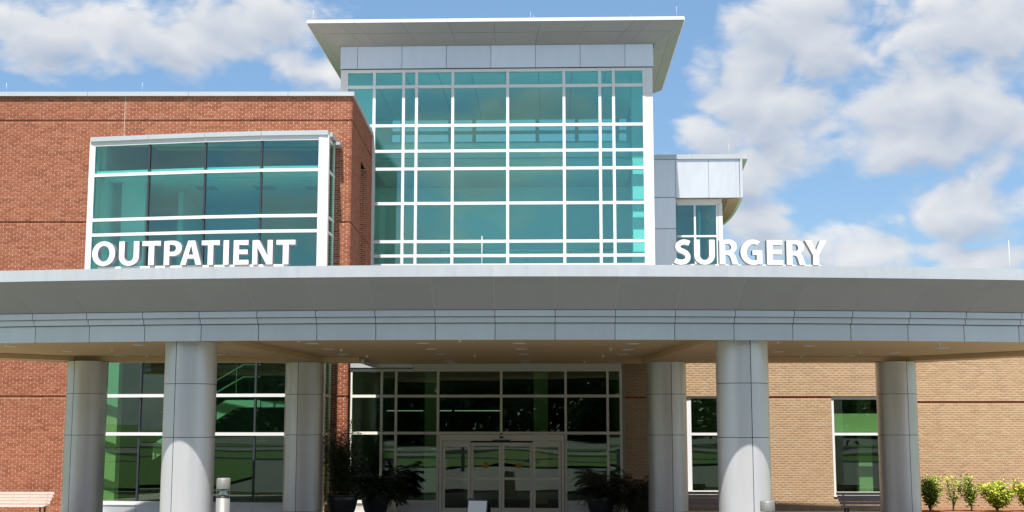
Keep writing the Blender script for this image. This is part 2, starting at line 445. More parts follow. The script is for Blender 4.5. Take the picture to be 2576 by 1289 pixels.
# side wall facing the entrance court (local x = 0, running back), with a tall niche
NY0, NY1, NZ1 = 2.25, 3.85, 10.72
def side(v): return (-v[1], v[0], v[2])              # plane y=0 facing -y  ->  plane x=0 facing +x
boxes('side_wall', [(-.3, -d, y0, y1, a, c) for (y0, y1, q0) in ((.04, NY0, 0), (NY1, 5.6, 0), (NY0, NY1, NZ1)) for (a, c, d) in slabs(q0, TOPZ, REC)] + [(-.95, -.75, NY0 - .2, NY1 + .2, 0, NZ1 + .2)], M_MORTAR, wing)
brick_mesh('side_brickwork', brick_field(0.0, 5.6, 0, TOPZ, [(NY0, NY1, 0, NZ1)], REC, phase=.05), M_BRICK, wing, xf=side)
box('niche_soffit', -.74, -.012, NY0 + .01, NY1 - .01, NZ1, NZ1 + .05, M_TRIMW, wing)
jb = brick_field(-.75, 0, 0, NZ1, (), ())
box('niche_jamb', -.75, -.3, NY1, NY1 + .1, 0, NZ1, M_MORTAR, wing)
brick_mesh('niche_brickwork', jb, M_BRICK, wing, xf=lambda v: (v[0], v[1] + NY1, v[2]))
# coping in lengths
def coping(name, x0, x1, ztop, parent, m, yface=-.06, h=.14, lip=.028):
    prof = [(yface + .02, ztop - h + lip), (yface - .025, ztop - h + lip), (yface - .025, ztop - h), (yface + .03, ztop - h), (.36, ztop - h), (.36, ztop), (yface + .045, ztop)]
    prof = [(.36, ztop - h), (.36, ztop), (yface + .05, ztop), (yface, ztop - .02), (yface, ztop - h + lip), (yface - .022, ztop - h + lip * .7), (yface - .022, ztop - h), ]
    n = len(prof); vs = [(x, y, z) for x in (x0, x1) for (y, z) in prof]
    fs = [tuple(range(n)), tuple(range(n, 2 * n))[::-1]] + [(i, n + i, n + (i + 1) % n, (i + 1) % n) for i in range(n)]
    o = pyobj(name, vs, [f[::-1] for f in fs], m, parent)
    bm = bmesh.new(); bm.from_mesh(o.data); bmesh.ops.recalc_face_normals(bm, faces=bm.faces); bm.to_mesh(o.data); bm.free()
    return o
xs = [WX0, -10.75, -7.85, -4.85, -1.9, .07]
for a, c in zip(xs, xs[1:]): coping('coping', a + .004, c - .004, 12.29, wing, M_COPING)
box('side_coping', -.33, .055, .37, 5.55, 12.16, 12.287, M_COPING, wing)
boxes('roof_deck', [(WX0, -.36, .36, 9, 11.9, 12.0)], M_ROOFG, wing)
for x in (-10.33, -6.28): tube('lightning_rod', [(x, .1, 12.28), (x, .1, 12.60)], .003, M_FRAME_G, wing, 6)
# rooms behind the bay
box('room_floor', -7.4, -.4, .35, 6, 6.50, 6.75, M_FLOOR, wing)
box('room_pier', -7.0, -6.3, .9, 1.2, 6.75, 9.75, M_INT, wing)
box('room_ceiling', -7.4, -.4, .35, 6, 9.75, 9.85, M_CEIL, wing)
box('room_back_wall', -7.4, -.4, 5.9, 6.05, 6.6, 11.8, M_INT, wing)
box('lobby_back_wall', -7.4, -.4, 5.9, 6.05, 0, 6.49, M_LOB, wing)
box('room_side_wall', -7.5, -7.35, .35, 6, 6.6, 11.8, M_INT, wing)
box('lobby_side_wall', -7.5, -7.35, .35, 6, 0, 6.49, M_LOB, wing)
box('room_partition', -5.75, -5.6, 2.6, 6, 6.75, 9.75, M_INT, wing)
box('lobby_floor', -7.4, -.4, -.8, 6, .0, .02, M_INT_G, wing)
for x in (-5.0, -3.2, -1.6): box('ceiling_diffuser', x, x + .6, 1.6, 2.2, 9.735, 9.75, M_INT_G, wing)

# ------------------------------------------------------------------ bay window (curved curtain wall on the wing)
bay = thing('bay_window', 'curved two-storey teal glass bay window on the red brick wing', 'bay window')
BP = [(-13.46, 36.57), (-11.65, 36.30), (-9.95, 36.07), (-8.29, 35.92), (-6.36, 35.86)]
ZR = [.31, 2.23, 3.30, 4.35, 6.05, 7.93, 8.37, 9.69, 10.60]    # transom heights
def seg_box(name, a, c, d0, d1, z0, z1, m, parent, trim=0.):
    """box along plan segment a-c, from offset d0 to d1 (positive = towards camera)"""
    a = Vector(a); c = Vector(c); t = (c - a).normalized(); n = Vector((t.y, -t.x))
    a = a + t * trim; c = c - t * trim
    pl = [a + n * d0, a + n * d1, c + n * d1, c + n * d0]
    if d1 > d0: pass
    return prism(name, [(p.x, p.y) for p in pl], z0, z1, m, parent)
for i in range(4):
    a, c = BP[i], BP[i + 1]
    for j in range(len(ZR) - 1):
        seg_box('pane', a, c, -.03, -.018, ZR[j] + .03, ZR[j + 1] - .03, M_GLASS_B if ZR[j] > 4 else M_GLASS_G, bay, .04)
    for j, z in enumerate(ZR):
        h = .045 if j else .05
        seg_box('transom', a, c, -.06, .045, z - h, z + h, M_WHITE, bay, .0)
    seg_box('base_panel', a, c, -.05, .02, 0, .26, M_SILVER, bay, .006)
    seg_box('coping', a, c, -.35, .10, 10.69, 10.82, M_COPING, bay, .002)
    seg_box('head_panel', a, c, -.06, .05, 10.647, 10.69, M_WHITE, bay, .0)
for i in (1, 2, 3):
    x, y = BP[i]
    for z0, z1 in zip(ZR, ZR[1:]):
        box('mullion', x - .026, x + .026, y - .02, y + .12, z0 + .045, z1 - .045, M_DARKFRAME, bay)
x, y = BP[0]; box('corner_post', x - .03, x + .14, y - .06, y + .3, 0, 10.69, M_WHITE, bay)
x, y = BP[4]; box('corner_post', x - .27, x + .02, y - .06, y + .14, 0, 10.69, M_WHITE, bay)
# right return of the bay
xr = -6.36
box('return_coping', xr - .3, xr + .08, 36.02, 37.06, 10.69, 10.81, M_COPING, bay)
for j, z in enumerate(ZR): box('return_transom', xr - .05, xr + .0, 36.01, 37.05, z - .035, z + .035, M_FRAME_G, bay)
for z0, z1 in zip(ZR, ZR[1:]): box('return_pane', xr - .03, xr - .018, 36.02, 37.0, z0 + .035, z1 - .035, M_GLASS_B if z0 > 4 else M_GLASS_G, bay)
for z0, z1 in zip(ZR, ZR[1:]): box('return_mullion', xr - .06, xr + .004, 36.88, 36.95, z0 + .036, z1 - .036, M_FRAME_G, bay)
prism('bay_roof', [(p[0], p[1] + .06) for p in BP] + [(-6.4, 37.08), (-13.3, 36.86)], 10.70, 10.75, M_INT_G, bay)
prism('upper_floor_slab', [(p[0], p[1] + .10) for p in BP] + [(-6.5, 37.3), (-13.3, 37.1)], 6.5, 6.74, M_FLOOR, bay)
prism('upper_ceiling', [(p[0], p[1] + .12) for p in BP] + [(-6.5, 37.3), (-13.3, 37.1)], 9.755, 9.84, M_CEIL, bay)
box('gutter_box', -6.34, -6.16, 36.6, 37.04, 10.58, 10.66, M_COPING, bay)

# ------------------------------------------------------------------ glass tower
tower = thing('glass_tower', 'tall teal glass atrium tower with white mullion grid and flared flat roof', 'tower')
TY = 42.5
TC = [-6.95, -6.0, -5.0, -4.56, -3.33, -1.47, .43, 1.64, 2.10, 3.13]
TR = [6.9, 7.76, 8.08, 8.56, 9.85, 11.03, 11.64, 12.52, 13.87, 14.42]
for i in range(len(TC) - 1):
    for j in range(len(TR) - 1):
        box('pane', TC[i] + .04, TC[i + 1] - .04, TY, TY + .012, TR[j] + .04, TR[j + 1] - .04, M_GLASS_T, tower)
for i, x in enumerate(TC): box('mullion', x - .048, x + .048, TY - .07, TY + .10, 6.8, 14.47, M_WHITE, tower)
for z in TR:
    for a, c in zip(TC, TC[1:]): box('transom', a + .05, c - .05, TY - .066, TY + .08, z - .05, z + .05, M_WHITE, tower)
for x0, x1 in ((-7.15, -7.002), (3.182, 3.42)):
    for z0, z1 in ((6.6, 11.6), (11.61, 14.47)): box('corner_panel', x0, x1, TY - .06, TY + .3, z0, z1, M_WHITE, tower)
# frieze panels
fx = [-7.17, -6.58] + [-6.58 + 1.513 * k for k in range(1, 7)] + [3.46]
box('frieze_backing', -7.14, 3.43, TY - .06, TY + .3, 14.48, 15.3, M_JOINT_D, tower)
for a, c in zip(fx, fx[1:]): box('frieze_panel', a + .007, c - .007, TY - .12, TY - .06, 14.50, 15.27, M_SILVER, tower)
# flared roof: sloping soffit in panels, thin bright edge
RX0, RX1, RY0, RY1 = -8.15, 4.42, 41.4, 50.4
RZ0, RZ1 = 15.79, 15.905
IX0, IX1, IY0, IY1 = -7.19, 3.50, 42.37, 49.7; IZ = 15.27
def quad_panel(name, p, m, parent, t=.03):
    p = [Vector(q) for q in p]; n = (p[1] - p[0]).cross(p[2] - p[0]).normalized() * t
    return pyobj(name, list(p) + [q + n for q in p], [(0, 1, 2, 3), (7, 6, 5, 4), (0, 4, 5, 1), (1, 5, 6, 2), (2, 6, 7, 3), (3, 7, 4, 0)], m, parent)
def lerp(a, c, t): return tuple(a[i] + (c[i] - a[i]) * t for i in range(3))
def soffit_side(o0, o1, i0, i1, us, gap=.004):
    """panels between outer edge o0-o1 and inner edge i0-i1, split at fractions us along and at .45 across"""
    for v0, v1 in ((0, .45), (.45, 1)):
        for u0, u1 in zip(us, us[1:]):
            g = gap / (Vector(o1) - Vector(o0)).length; gv = .004
            A = lambda u, v: lerp(lerp(o0, o1, u), lerp(i0, i1, u), v)
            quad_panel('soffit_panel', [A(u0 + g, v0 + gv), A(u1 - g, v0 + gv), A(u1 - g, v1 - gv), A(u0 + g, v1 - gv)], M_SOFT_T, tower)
ub = [0, .082, .127] + [.127 + .1237 * k for k in range(1, 7)] + [.915, 1]
soffit_side((RX0, RY0, RZ0), (RX1, RY0, RZ0), (IX0, IY0, IZ), (IX1, IY0, IZ), ub)
us = [k / 6 for k in range(7)]
soffit_side((RX0, RY1, RZ0), (RX0, RY0, RZ0), (IX0, IY1, IZ), (IX0, IY0, IZ), us)
soffit_side((RX1, RY0, RZ0), (RX1, RY1, RZ0), (IX1, IY0, IZ), (IX1, IY1, IZ), us)
soffit_side((RX1, RY1, RZ0), (RX0, RY1, RZ0), (IX1, IY1, IZ), (IX0, IY1, IZ), ub)
ex = [RX0 + (RX1 - RX0) * u for u in ub]
for a, c in zip(ex, ex[1:]): box('roof_edge', a + .004, c - .004, RY0 - .02, RY0 + .10, RZ0 + .005, RZ1, M_WHITE, tower)
box('roof_edge', RX0 - .02, RX0 + .1, RY0 + .105, RY1, RZ0 + .005, RZ1, M_WHITE, tower)
box('roof_edge', RX1 - .1, RX1 + .02, RY0 + .105, RY1, RZ0 + .005, RZ1, M_WHITE, tower)
box('roof_deck', RX0 + .1, RX1 - .1, RY0 + .11, RY1, 15.83, 15.89, M_COPING, tower)
for x, y, h in ((-7.98, 41.6, .42), (-.68, 41.8, .35), (-.58, 42.0, .28), (4.2, 41.7, .45), (-6.6, 42, .22), (2.7, 42, .25)): tube('lightning_rod', [(x, y, 15.88), (x, y, 15.90 + h)], .003, M_FRAME_G, tower, 6)
# shell and interior
for x0, x1 in ((-7.12, -6.98), (3.2, 3.40)):
    boxes('side_wall', [(x0, x1, TY + .31, 49.9, 0, 12.45), (x0, x1, TY + .31, 49.9, 14.42, 15.25)], M_INT, tower)
    ys = np.linspace(TY + .31, 49.7, 6)
    for a, c in zip(ys, ys[1:]):  # unseen side glazing, added so that skylight brightens the atrium ceiling
        box('side_pane', (x0 + x1) / 2, (x0 + x1) / 2 + .012, a + .04, c - .04, 12.46, 14.41, M_GLASS_T, tower)
        box('side_mullion', x0, x1, c - .04, c + .04, 12.451, 14.419, M_WHITE, tower)
CZ0, CZ1 = 13.58, 14.50
boxes('back_wall', [(-6.97, 3.19, 49.7, 49.9, 0, CZ0), (-6.97, -6.30, 49.7, 49.9, CZ0, CZ1 + .7), (2.95, 3.19, 49.7, 49.9, CZ0, CZ1 + .7), (-6.30, 2.95, 49.7, 49.9, CZ1, CZ1 + .7)], M_INT, tower)
for x in (-5.9, -4.0, -3.05, -.55, 1.0, 1.9, 2.6): box('clerestory_mullion', x - .07, x + .07, 49.72, 49.84, CZ0, CZ1, M_INT, tower)
cx_ = [-6.30, -5.9, -4.0, -3.05, -.55, 1.0, 1.9, 2.6, 2.95]
for a, c in zip(cx_, cx_[1:]): box('clerestory_pane', a + .02, c - .02, 49.86, 49.872, CZ0, CZ1, M_GLASS_D, tower)
box('clerestory_transom', -6.28, 2.94, 49.71, 49.83, 13.90, 14.02, M_INT, tower)
box('atrium_ceiling', -6.97, 3.19, TY + .12, 49.68, 14.50, 14.60, M_CEIL, tower)
for k, x in enumerate(np.arange(-6.2, 3.1, 1.15)): box('ceiling_joint', x, x + .02, TY + .4, 49.6, 14.492, 14.50, M_INT_G, tower)
for y0, z0, z1 in ((43.9, 12.02, 12.22), (43.95, 11.72, 12.0), (44.0, 11.42, 11.70)): box('bulkhead_rail', -5.9, 2.7, y0, y0 + .12, z0, z1, M_INT, tower)
box('mezzanine_floor', -6.1, 2.75, 43.0, 49.7, 11.25, 11.40, M_FLOOR, tower)  # extended forward, shaped to bounce sun up onto the ceiling
box('gallery_floor', -6.97, 3.19, 42.7, 49.7, 7.0, 7.3, M_FLOOR, tower)  # pale floor and wall behind it set forward to catch and return sunlight
box('gallery_back_wall', -6.97, 3.19, 47.0, 47.1, 7.3, 11.24, M_INT, tower)
box('interior_pier', 2.76, 3.18, 43.3, 43.9, 0, 14.49, M_INT, tower)
box('interior_pier', -6.97, -6.12, 43.1, 43.5, 0, 14.49, M_INT, tower)
tube('gallery_rail', [(-3.9, 44.5, 8.55), (2.2, 44.5, 8.55)], .03, M_STEEL, tower)
for x in np.linspace(-3.9, 2.2, 5): tube('gallery_post', [(x, 44.5, 7.3), (x, 44.5, 8.55)], .02, M_STEEL, tower, 6)
# wall below the tower glass, above the lobby roof
box('base_wall', -7.15, 3.42, TY - .05, TY + .3, 4.7, 6.6, M_SILVER, tower)

# ------------------------------------------------------------------ panelled wing to the right of the tower
pw = thing('panelled_wing', 'pale metal panelled upper wing with rounded end behind the surgery letters', 'building')
PY = 47.0
PX1 = 6.93
arc = [(PX1 + .02, PY), (PX1 + .16, PY + 2.2), (PX1 + .24, PY + 4.4), (PX1 + .16, PY + 6.6), (PX1 - .25, PY + 9.0), (PX1 - 1.0, PY + 11)]
def smooth_poly(P, k=4):
    Q = []
    for i in range(len(P) - 1):
        p0, p1, p2, p3 = (Vector(P[max(i - 1, 0)]), Vector(P[i]), Vector(P[i + 1]), Vector(P[min(i + 2, len(P) - 1)]))
        for j in range(k):
            t = j / k; q = .5 * ((2 * p1) + (-p0 + p2) * t + (2 * p0 - 5 * p1 + 4 * p2 - p3) * t * t + (-p0 + 3 * p1 - 3 * p2 + p3) * t ** 3); Q.append((q.x, q.y))
    return Q + [P[-1]]
arc = smooth_poly(arc)
M_SOFB = mat('brown_soffit', (.40, .27, .165), .9, 0, .06, 2)
M_SOFD = mat('dark_brown_soffit', (.22, .16, .11), .9, 0, .06, 2)
box('panel_backing', 3.45, PX1 - .03, PY + .05, PY + .2, 10.84, 12.2, M_JOINT_D, pw)
for a, c in ((4.585, 5.80), (5.80, 6.93)): box('wall_panel', a + .006, c - .006 - (.12 if c > 6.9 else 0), PY, PY + .05, 10.81, 12.25, M_SILVER, pw)
box('wall_panel', 6.80, 6.93, PY, PY + .05, 10.81, 12.25, M_SILVER, pw)
for z0, z1 in ((12.0 - 1.17, 12.25), (9.66, 10.82), (8.20, 9.65), (6.3, 8.19)): box('wall_panel', 3.44, 4.575, PY, PY + .05, z0 + .006, z1 - .006, M_SILVER, pw)
box('wall_backing', 3.44, 4.57, PY + .05, PY + .3, 5, 12.2, M_JOINT_D, pw)
for a, c in zip(arc, arc[1:]): seg_box('end_panel', c, a, -.1, .0, 10.81, 12.25, M_SILVER, pw, .004)
for x0, x1 in ((3.44, 5.2), (5.208, 6.97)): box('coping', x0, x1, PY - .05, PY + .4, 12.258, 12.43, M_COPING, pw)
for a, c in zip(arc, arc[1:]): seg_box('end_coping', c, a, -.3, .0, 12.258, 12.43, M_COPING, pw, .0)
inner = [(x - .42, y + (.35 if k == 0 else .1)) for k, (x, y) in enumerate(arc)]
vs = [(x, y, 10.812) for x, y in arc] + [(x, y, 10.812) for x, y in inner]
n = len(arc)
vs2 = vs + [(x, y, z + .05) for x, y, z in vs]
fs = [(i, n + i, n + i + 1, i + 1) for i in range(n - 1)]
pyobj('soffit_rim', [(x, y, z - .004) for x, y, z in vs], fs, M_SOFB, pw)
prism('soffit', [(4.58, PY + .06)] + [(x - .03, y + (.06 if k == 0 else 0)) for k, (x, y) in enumerate(arc)] + [(4.58, PY + 11)], 10.816, 10.86, M_SOFD, pw)
prism('roof_deck', [(3.46, PY + .06)] + arc[1:] + [(3.46, PY + 11)], 12.1, 12.2, M_ROOFG, pw)
WY = PY + .35
px = [4.60, 5.30, 6.12]; pz = [7.2, 7.62, 9.42, 10.62]
for i in range(2):
    for j in range(3): box('pane', px[i] + .03, px[i + 1] - .03, WY, WY + .012, pz[j] + .03, pz[j + 1] - .03, M_GLASS_B, pw)
for x in px[1:]: box('mullion', x - .035, x + .035, WY - .05, WY + .08, 6.5, 10.75, M_WHITE, pw)
for z in pz:
    for a, c in zip(px, px[1:]): box('transom', a + .036, c - .036, WY - .046, WY + .06, z - .035, z + .035, M_WHITE, pw)
box('window_head', 4.58, 6.3, WY - .055, WY + .1, 10.656, 10.81, M_FRAME_G, pw)
box('corner_post', 6.17, 6.32, WY - .06, WY + .2, 5.5, 10.65, M_WHITE, pw)
box('end_wall', 6.10, 6.25, WY + .21, PY + 9, 5, 10.8, M_SILVER, pw)
box('room_back_wall', 4.3, 6.1, WY + 4, WY + 4.1, 5, 10.8, M_INT_G, pw)
box('room_floor', 4.3, 6.1, WY + .1, WY + 4, 6.3, 6.6, M_INT_G, pw)
box('curtain_blade', 5.55, 5.60, WY + .8, WY + 1.2, 6.6, 10.5, M_INT, pw)
tube('lightning_rod', [(6.6, PY + .2, 12.42), (6.6, PY + .2, 12.85)], .003, M_FRAME_G, pw, 6)

# ------------------------------------------------------------------ tan brick wing
tan = thing('tan_brick_wing', 'low tan brick wing with a thin red brick band at the right', 'building', (0, 38.4, 0))
TW1 = (3.95, 5.6, .50, 3.335); TW2 = (8.20, 9.85, .47, 3.30)
TZ = 6.2
hl = [TW1, TW2]
def wall_with_holes(name, x0, x1, y0, y1, z1, holes, m, parent, rec=()):
    bl = []; x = x0
    for (h0, h1, a, c) in sorted(holes):
        bl += [(x, h0, y0, y1, 0, z1), (h0, h1, y0, y1, 0, a), (h0, h1, y0, y1, c, z1)]; x = h1
    bl.append((x, x1, y0, y1, 0, z1))
    bl = [(p, q, y0 + d, y1, a, c) for (p, q, _, _, z0, z2) in bl for (a, c, d) in slabs(z0, z2, rec)]
    return boxes(name, bl, m, parent)
wall_with_holes('wall', 1.96, 10.65, 0, .3, TZ, hl, M_MORTAR_T, tan, [(*cz(48), .03)])
wall_with_holes('set_back_wall', 10.66, 17, .62, .9, TZ, [], M_MORTAR_T, tan, [(*cz(46), .03)])
box('step_return', 10.45, 10.65, .3, .62, 0, TZ, M_MORTAR_T, tan)
f1b = brick_field(1.96, 10.65, 0, TZ, hl, [(*cz(48), .03)])
band = [b for b in f1b if cz(48)[0] <= (b[2] + b[3]) / 2 < cz(48)[1]]
f1b = [b for b in f1b if b not in set(band)]
f2b = brick_field(10.66, 17, 0, TZ, (), [(*cz(46), .03)], phase=.07)
band2 = [b for b in f2b if cz(46)[0] <= (b[2] + b[3]) / 2 < cz(46)[1]]
f2b = [b for b in f2b if b not in set(band2)]
f2b = [(p, q, a, c, y + .62, fl) for (p, q, a, c, y, fl) in f2b]; band2 = [(p, q, a, c, y + .62, fl) for (p, q, a, c, y, fl) in band2]
nearb = [b for b in f1b if b[5] and 6.25 < b[0] and b[1] < 8.15 and .6 < b[2] < 4.2]
nearb.sort(key=lambda b: b[2]); nearb = nearb[:300]; nsb = set(nearb)
brick_mesh('brickwork', [b for b in f1b if b not in nsb], M_TAN, tan)
brick_mesh('set_back_brickwork', f2b, M_TAN, tan)
single_bricks(nearb, M_TAN_O, tan, 'tan')
bandm = brick_mesh('red_brick_band', band + band2, M_REDBAND, tan)
box('parapet_coping', 1.9, 17, -.06, 1.3, TZ, TZ + .12, M_COPING, tan)
box('roof_deck', 1.96, 17, 1.3, 12, TZ - .1, TZ, M_INT_G, tan)
for (h0, h1, a, c) in (TW1, TW2):
    w = box('window', h0, h0 + .075, .05, .16, a, c, M_WHITE, tan)
    fr = boxes('frame', [(h0 + .0751, h1, .05, .16, c - .075, c), (h0 + .0751, h1, .05, .16, a, a + .075), (h0 + .0751, h1, .045, .155, 2.18, 2.255)], M_WHITE, w)
    box('pane', h0 + .08, h1, .1, .112, a + .08, 2.178, M_GLASS_G, w)
    box('pane', h0 + .08, h1, .1, .112, 2.257, c - .08, M_GLASS_G, w)
    box('sill', h0 - .02, h1, -.04, .17, a - .06, a - .004, M_FRAME_G, w)
    box('room_back_wall', h0 - .5, h1 + .3, 4.0, 4.1, 0, 4, M_INT_G, w)
    box('room_floor', h0 - .5, h1 + .3, .4, 4.0, .05, .1, M_INT_G, w)
    box('room_ceiling', h0 - .5, h1 + .3, .32, 4.0, 3.6, 3.7, M_INT_G, w)
    box('room_side_wall', h1 + .2, h1 + .3, .32, 4, 0, 4, M_INT_G, w)
    box('room_side_wall', h0 - .5, h0 - .4, .32, 4, 0, 4, M_INT_G, w)
box('roller_blind', 8.30, 9.84, .22, .23, 2.22, 2.82, M_BEIGE, tan)
box('window_pier', 9.08, 9.48, .6, .9, .1, 3.5, M_INT_G, tan)
box('window_mullion', 4.02, 4.09, .046, .15, .575, 3.26, M_WHITE, tan)

# ------------------------------------------------------------------ entrance storefront
sf = thing('entrance_storefront', 'dark glazed entrance wall with pale aluminium grid under the canopy', 'storefront')
SY = 37.45
SC = [-5.84, -4.95, -4.53, -3.31, -1.48, .38, 1.59, 1.97]
SR = [.30, 2.25, 3.31, 4.06]
def pane(a, c, z0, z1): box('pane', a + .03, c - .03, SY, SY + .012, z0 + .03, z1 - .03, M_GLASS_G, sf)
for i in range(7):
    for j in range(3):
        if j == 0 and i in (3, 4): continue
        pane(SC[i], SC[i + 1], SR[j], SR[j + 1])
for x in SC:
    box('mullion', x - .035, x + .035, SY - .06, SY + .08, 0 if x != -1.48 else 2.25, 4.1, M_FRAME_G, sf)
for j, z in enumerate(SR):
    for i in range(7):
        if j == 0 and i in (3, 4): continue
        box('transom', SC[i] + .036, SC[i + 1] - .036, SY - .056, SY + .07, z - .04, z + .04, M_FRAME_G, sf)
for i in (0, 1, 2, 5, 6): box('base_panel', SC[i] + .04, SC[i + 1] - .04, SY - .02, SY + .03, .0, .255, M_SILVER_D, sf)
box('head_panel', -5.86, -4.05, SY - .12, SY - .062, 4.13, 4.33, M_SILVER, sf)
box('head_panel', -4.04, 1.99, SY - .05, SY + .1, 4.105, 4.4, M_FRAME_G, sf)
box('lobby_roof', -5.86, 3.40, SY + .11, TY - .06, 4.41, 4.6, M_INT_G, sf)
box('lobby_parapet', -5.86, 1.95, SY + .0, SY + .109, 4.405, 6.0, M_SILVER, sf)
box('lobby_ceiling', -5.8, 1.95, SY + .15, 46, 4.18, 4.25, M_INT_G, sf)
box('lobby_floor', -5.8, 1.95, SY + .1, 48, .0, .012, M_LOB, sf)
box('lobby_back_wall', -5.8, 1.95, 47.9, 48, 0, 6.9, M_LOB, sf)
box('lobby_side_wall', 1.96, 2.1, SY + .32, 48, 0, 4.4, M_INT_G, sf)
box('lobby_side_wall', -5.98, -5.85, SY + .1, 42.4, 0, 4.4, M_INT_G, sf)
box('reception_desk', -3.0, .2, 44.0, 44.6, 0, 1.1, M_INT, sf)
for x in (-4.1, -.6): box('lobby_column', x, x + .45, 41.5, 41.95, .01, 4.17, M_INT, sf)
M_LAMP = bpy.data.materials.new('lit_linear_lamp'); M_LAMP.use_nodes = True
_p = M_LAMP.node_tree.nodes['Principled BSDF']; _p.inputs['Emission Color'].default_value = (.85, 1, .95, 1); _p.inputs['Emission Strength'].default_value = .2
for x0, x1 in ((-5.5, -4.3), (-4.2, -3.35), (-3.25, -1.7)): box('linear_lamp', x0, x1, 43.0, 43.06, 2.95, 2.97, M_LAMP, sf)
# sliding door set
dr = thing('sliding_door', 'automatic sliding glass entrance door with four leaves under the canopy', 'door')
DX0, DX1 = -3.27, .34
box('header', DX0 + .01, DX1 - .01, SY - .14, SY + .1, 2.03, 2.20, M_DOORF, dr)
box('header_rail', DX0 + .01, DX1 - .01, SY - .165, SY - .141, 2.10, 2.13, M_DOORF, dr)
box('jamb', DX0 + .01, DX0 + .09, SY - .1, SY + .08, 0, 2.028, M_DOORF, dr)
box('jamb', DX1 - .09, DX1 - .01, SY - .1, SY + .08, 0, 2.028, M_DOORF, dr)
lx = [DX0 + .1, -2.36, -1.468, -.575, DX1 - .1]
for i in range(4):
    a, c = lx[i] + .004, lx[i + 1] - .004
    y = SY - .06 if i in (0, 3) else SY + .0
    top = 2.02 if i in (0, 3) else 1.98
    lf = box('leaf', a, a + .075, y, y + .05, .01, top, M_DOORF, dr)
    boxes('rail', [(a + .0755, c - .0755, y, y + .05, top - (.16 if i in (0, 3) else .09), top), (a + .0755, c - .0755, y, y + .05, .92, .99), (a + .0755, c - .0755, y, y + .05, .01, .13)], M_DOORF, lf)
    box('stile', c - .075, c, y, y + .05, .01, top, M_DOORF, lf)
    box('glass', a + .076, c - .076, y + .02, y + .03, .131, .919, M_GLASS_D, lf)
    box('glass', a + .076, c - .076, y + .02, y + .03, .991, top - .161 if i in (0, 3) else top - .091, M_GLASS_D, lf)
M_AMBER = mat('amber_decal', (.45, .22, .02), .5)
for x, y in ((-1.92, SY), (-.98, SY)):
    o = lathe('door_decal', [(0, 0), (.085, 0)], M_AMBER, dr, 20); o.rotation_euler = (R(90), 0, 0); o.location = (x, y + .015, 1.33)
lathe('motion_sensor', [(.0, 2.10), (.05, 2.105), (.062, 2.13), (.062, 2.155), (0, 2.155)], M_BLACK, dr, 14, (-1.47, SY - .17))
box('sensor_bar', -1.72, -1.21, SY - .19, SY - .142, 2.035, 2.06, M_BLACK, dr)

# ------------------------------------------------------------------ canopy
can = thing('entrance_canopy', 'wide curved metal porte-cochere canopy spanning the entrance', 'canopy')
AX, AYC = -1.73, 84.7
def pol(th, r): return (AX + r * math.sin(th), AYC - r * math.cos(th))
TH = .0192
KS = list(range(-12, 12))
def curved_panel(name, th0, th1, prof, m, parent, t=.03, gap=.006, sub=3):
    """prof: two (r, z) points of the outer face; thickness goes inwards"""
    (r0, z0), (r1, z1) = prof
    d = Vector((r1 - r0, z1 - z0)).normalized(); nrm = Vector((d.y, -d.x))
    if nrm.x > 0: nrm = -nrm                      # inwards = towards the arc centre
    g = gap / r0; vs = []; n = sub + 1
    for (r, z) in ((r0, z0), (r1, z1), (r1 + nrm.x * t, z1 + nrm.y * t), (r0 + nrm.x * t, z0 + nrm.y * t)):
        for i in range(n):
            th = th0 + g + (th1 - th0 - 2 * g) * i / sub
            x, y = pol(th, r); vs.append((x, y, z))
    fs = []
    for k in range(4):
        k2 = (k + 1) % 4
        for i in range(sub): fs.append((k * n + i, k2 * n + i, k2 * n + i + 1, k * n + i + 1))
    fs += [(0, n, 2 * n, 3 * n), (n - 1, 4 * n - 1, 3 * n - 1, 2 * n - 1)]
    o = pyobj(name, vs, fs, m, parent)
    bm = bmesh.new(); bm.from_mesh(o.data); bmesh.ops.recalc_face_normals(bm, faces=bm.faces); bm.to_mesh(o.data); bm.free()
    return o
FT, FB = 5.395, 5.178                       # upper fascia
rows = [('upper_fascia_panel', (61.10, FB), (61.10, FT), M_SILVER),
        ('sloping_panel', (60.885, 5.061), (61.085, FB - .004), M_SOFT), ('sloping_panel', (60.17, 4.652), (60.875, 5.055), M_SOFT),
        ('upper_band_panel', (60.14, 4.525), (60.14, 4.645), M_SILVER), ('reveal_panel', (60.07, 4.41), (60.07, 4.52), M_SILVER),
        ('lower_fascia_panel', (60.0, 4.085), (60.0, 4.405), M_SILVER)]
for name, p0, p1, m in rows:
    for k in KS: curved_panel(name, (k + .55) * TH, (k + 1.55) * TH, (p0, p1), m, can)
t0, t1 = (KS[0] + .55) * TH, (KS[-1] + 1.55) * TH
nst = 48
def backing(name, prof, m):
    curved_panel(name, t0, t1, prof, m, can, .03, 0, nst)
backing('fascia_backing', ((61.095, FB), (61.095, FT - .01)), M_JOINT_L)
backing('slope_backing', ((60.1685, 4.6555), (61.083, FB - .001)), M_JOINT_L)
backing('band_backing', ((60.03, 4.40), (60.03, 4.66)), M_JOINT_D)
backing('lower_backing', ((59.965, 4.09), (59.965, 4.42)), M_JOINT_D)
front = [pol(t0 + (t1 - t0) * i / nst, 61.06) for i in range(nst + 1)]
froof = front
rear_roof = [(13.2, 31.2), (10.2, 36.0), (3.45, 36.15), (3.45, 37.3), (-5.02, 37.3), (-5.02, 34.5), (-6.2, 34.3), (-12.95, 33.9), (-15.3, 31.0)]
prism('roof_slab', froof + rear_roof, 5.20, 5.34, M_COPING, can)
fs_ = [pol(t0 + (t1 - t0) * i / nst, 59.93) for i in range(nst + 1)]
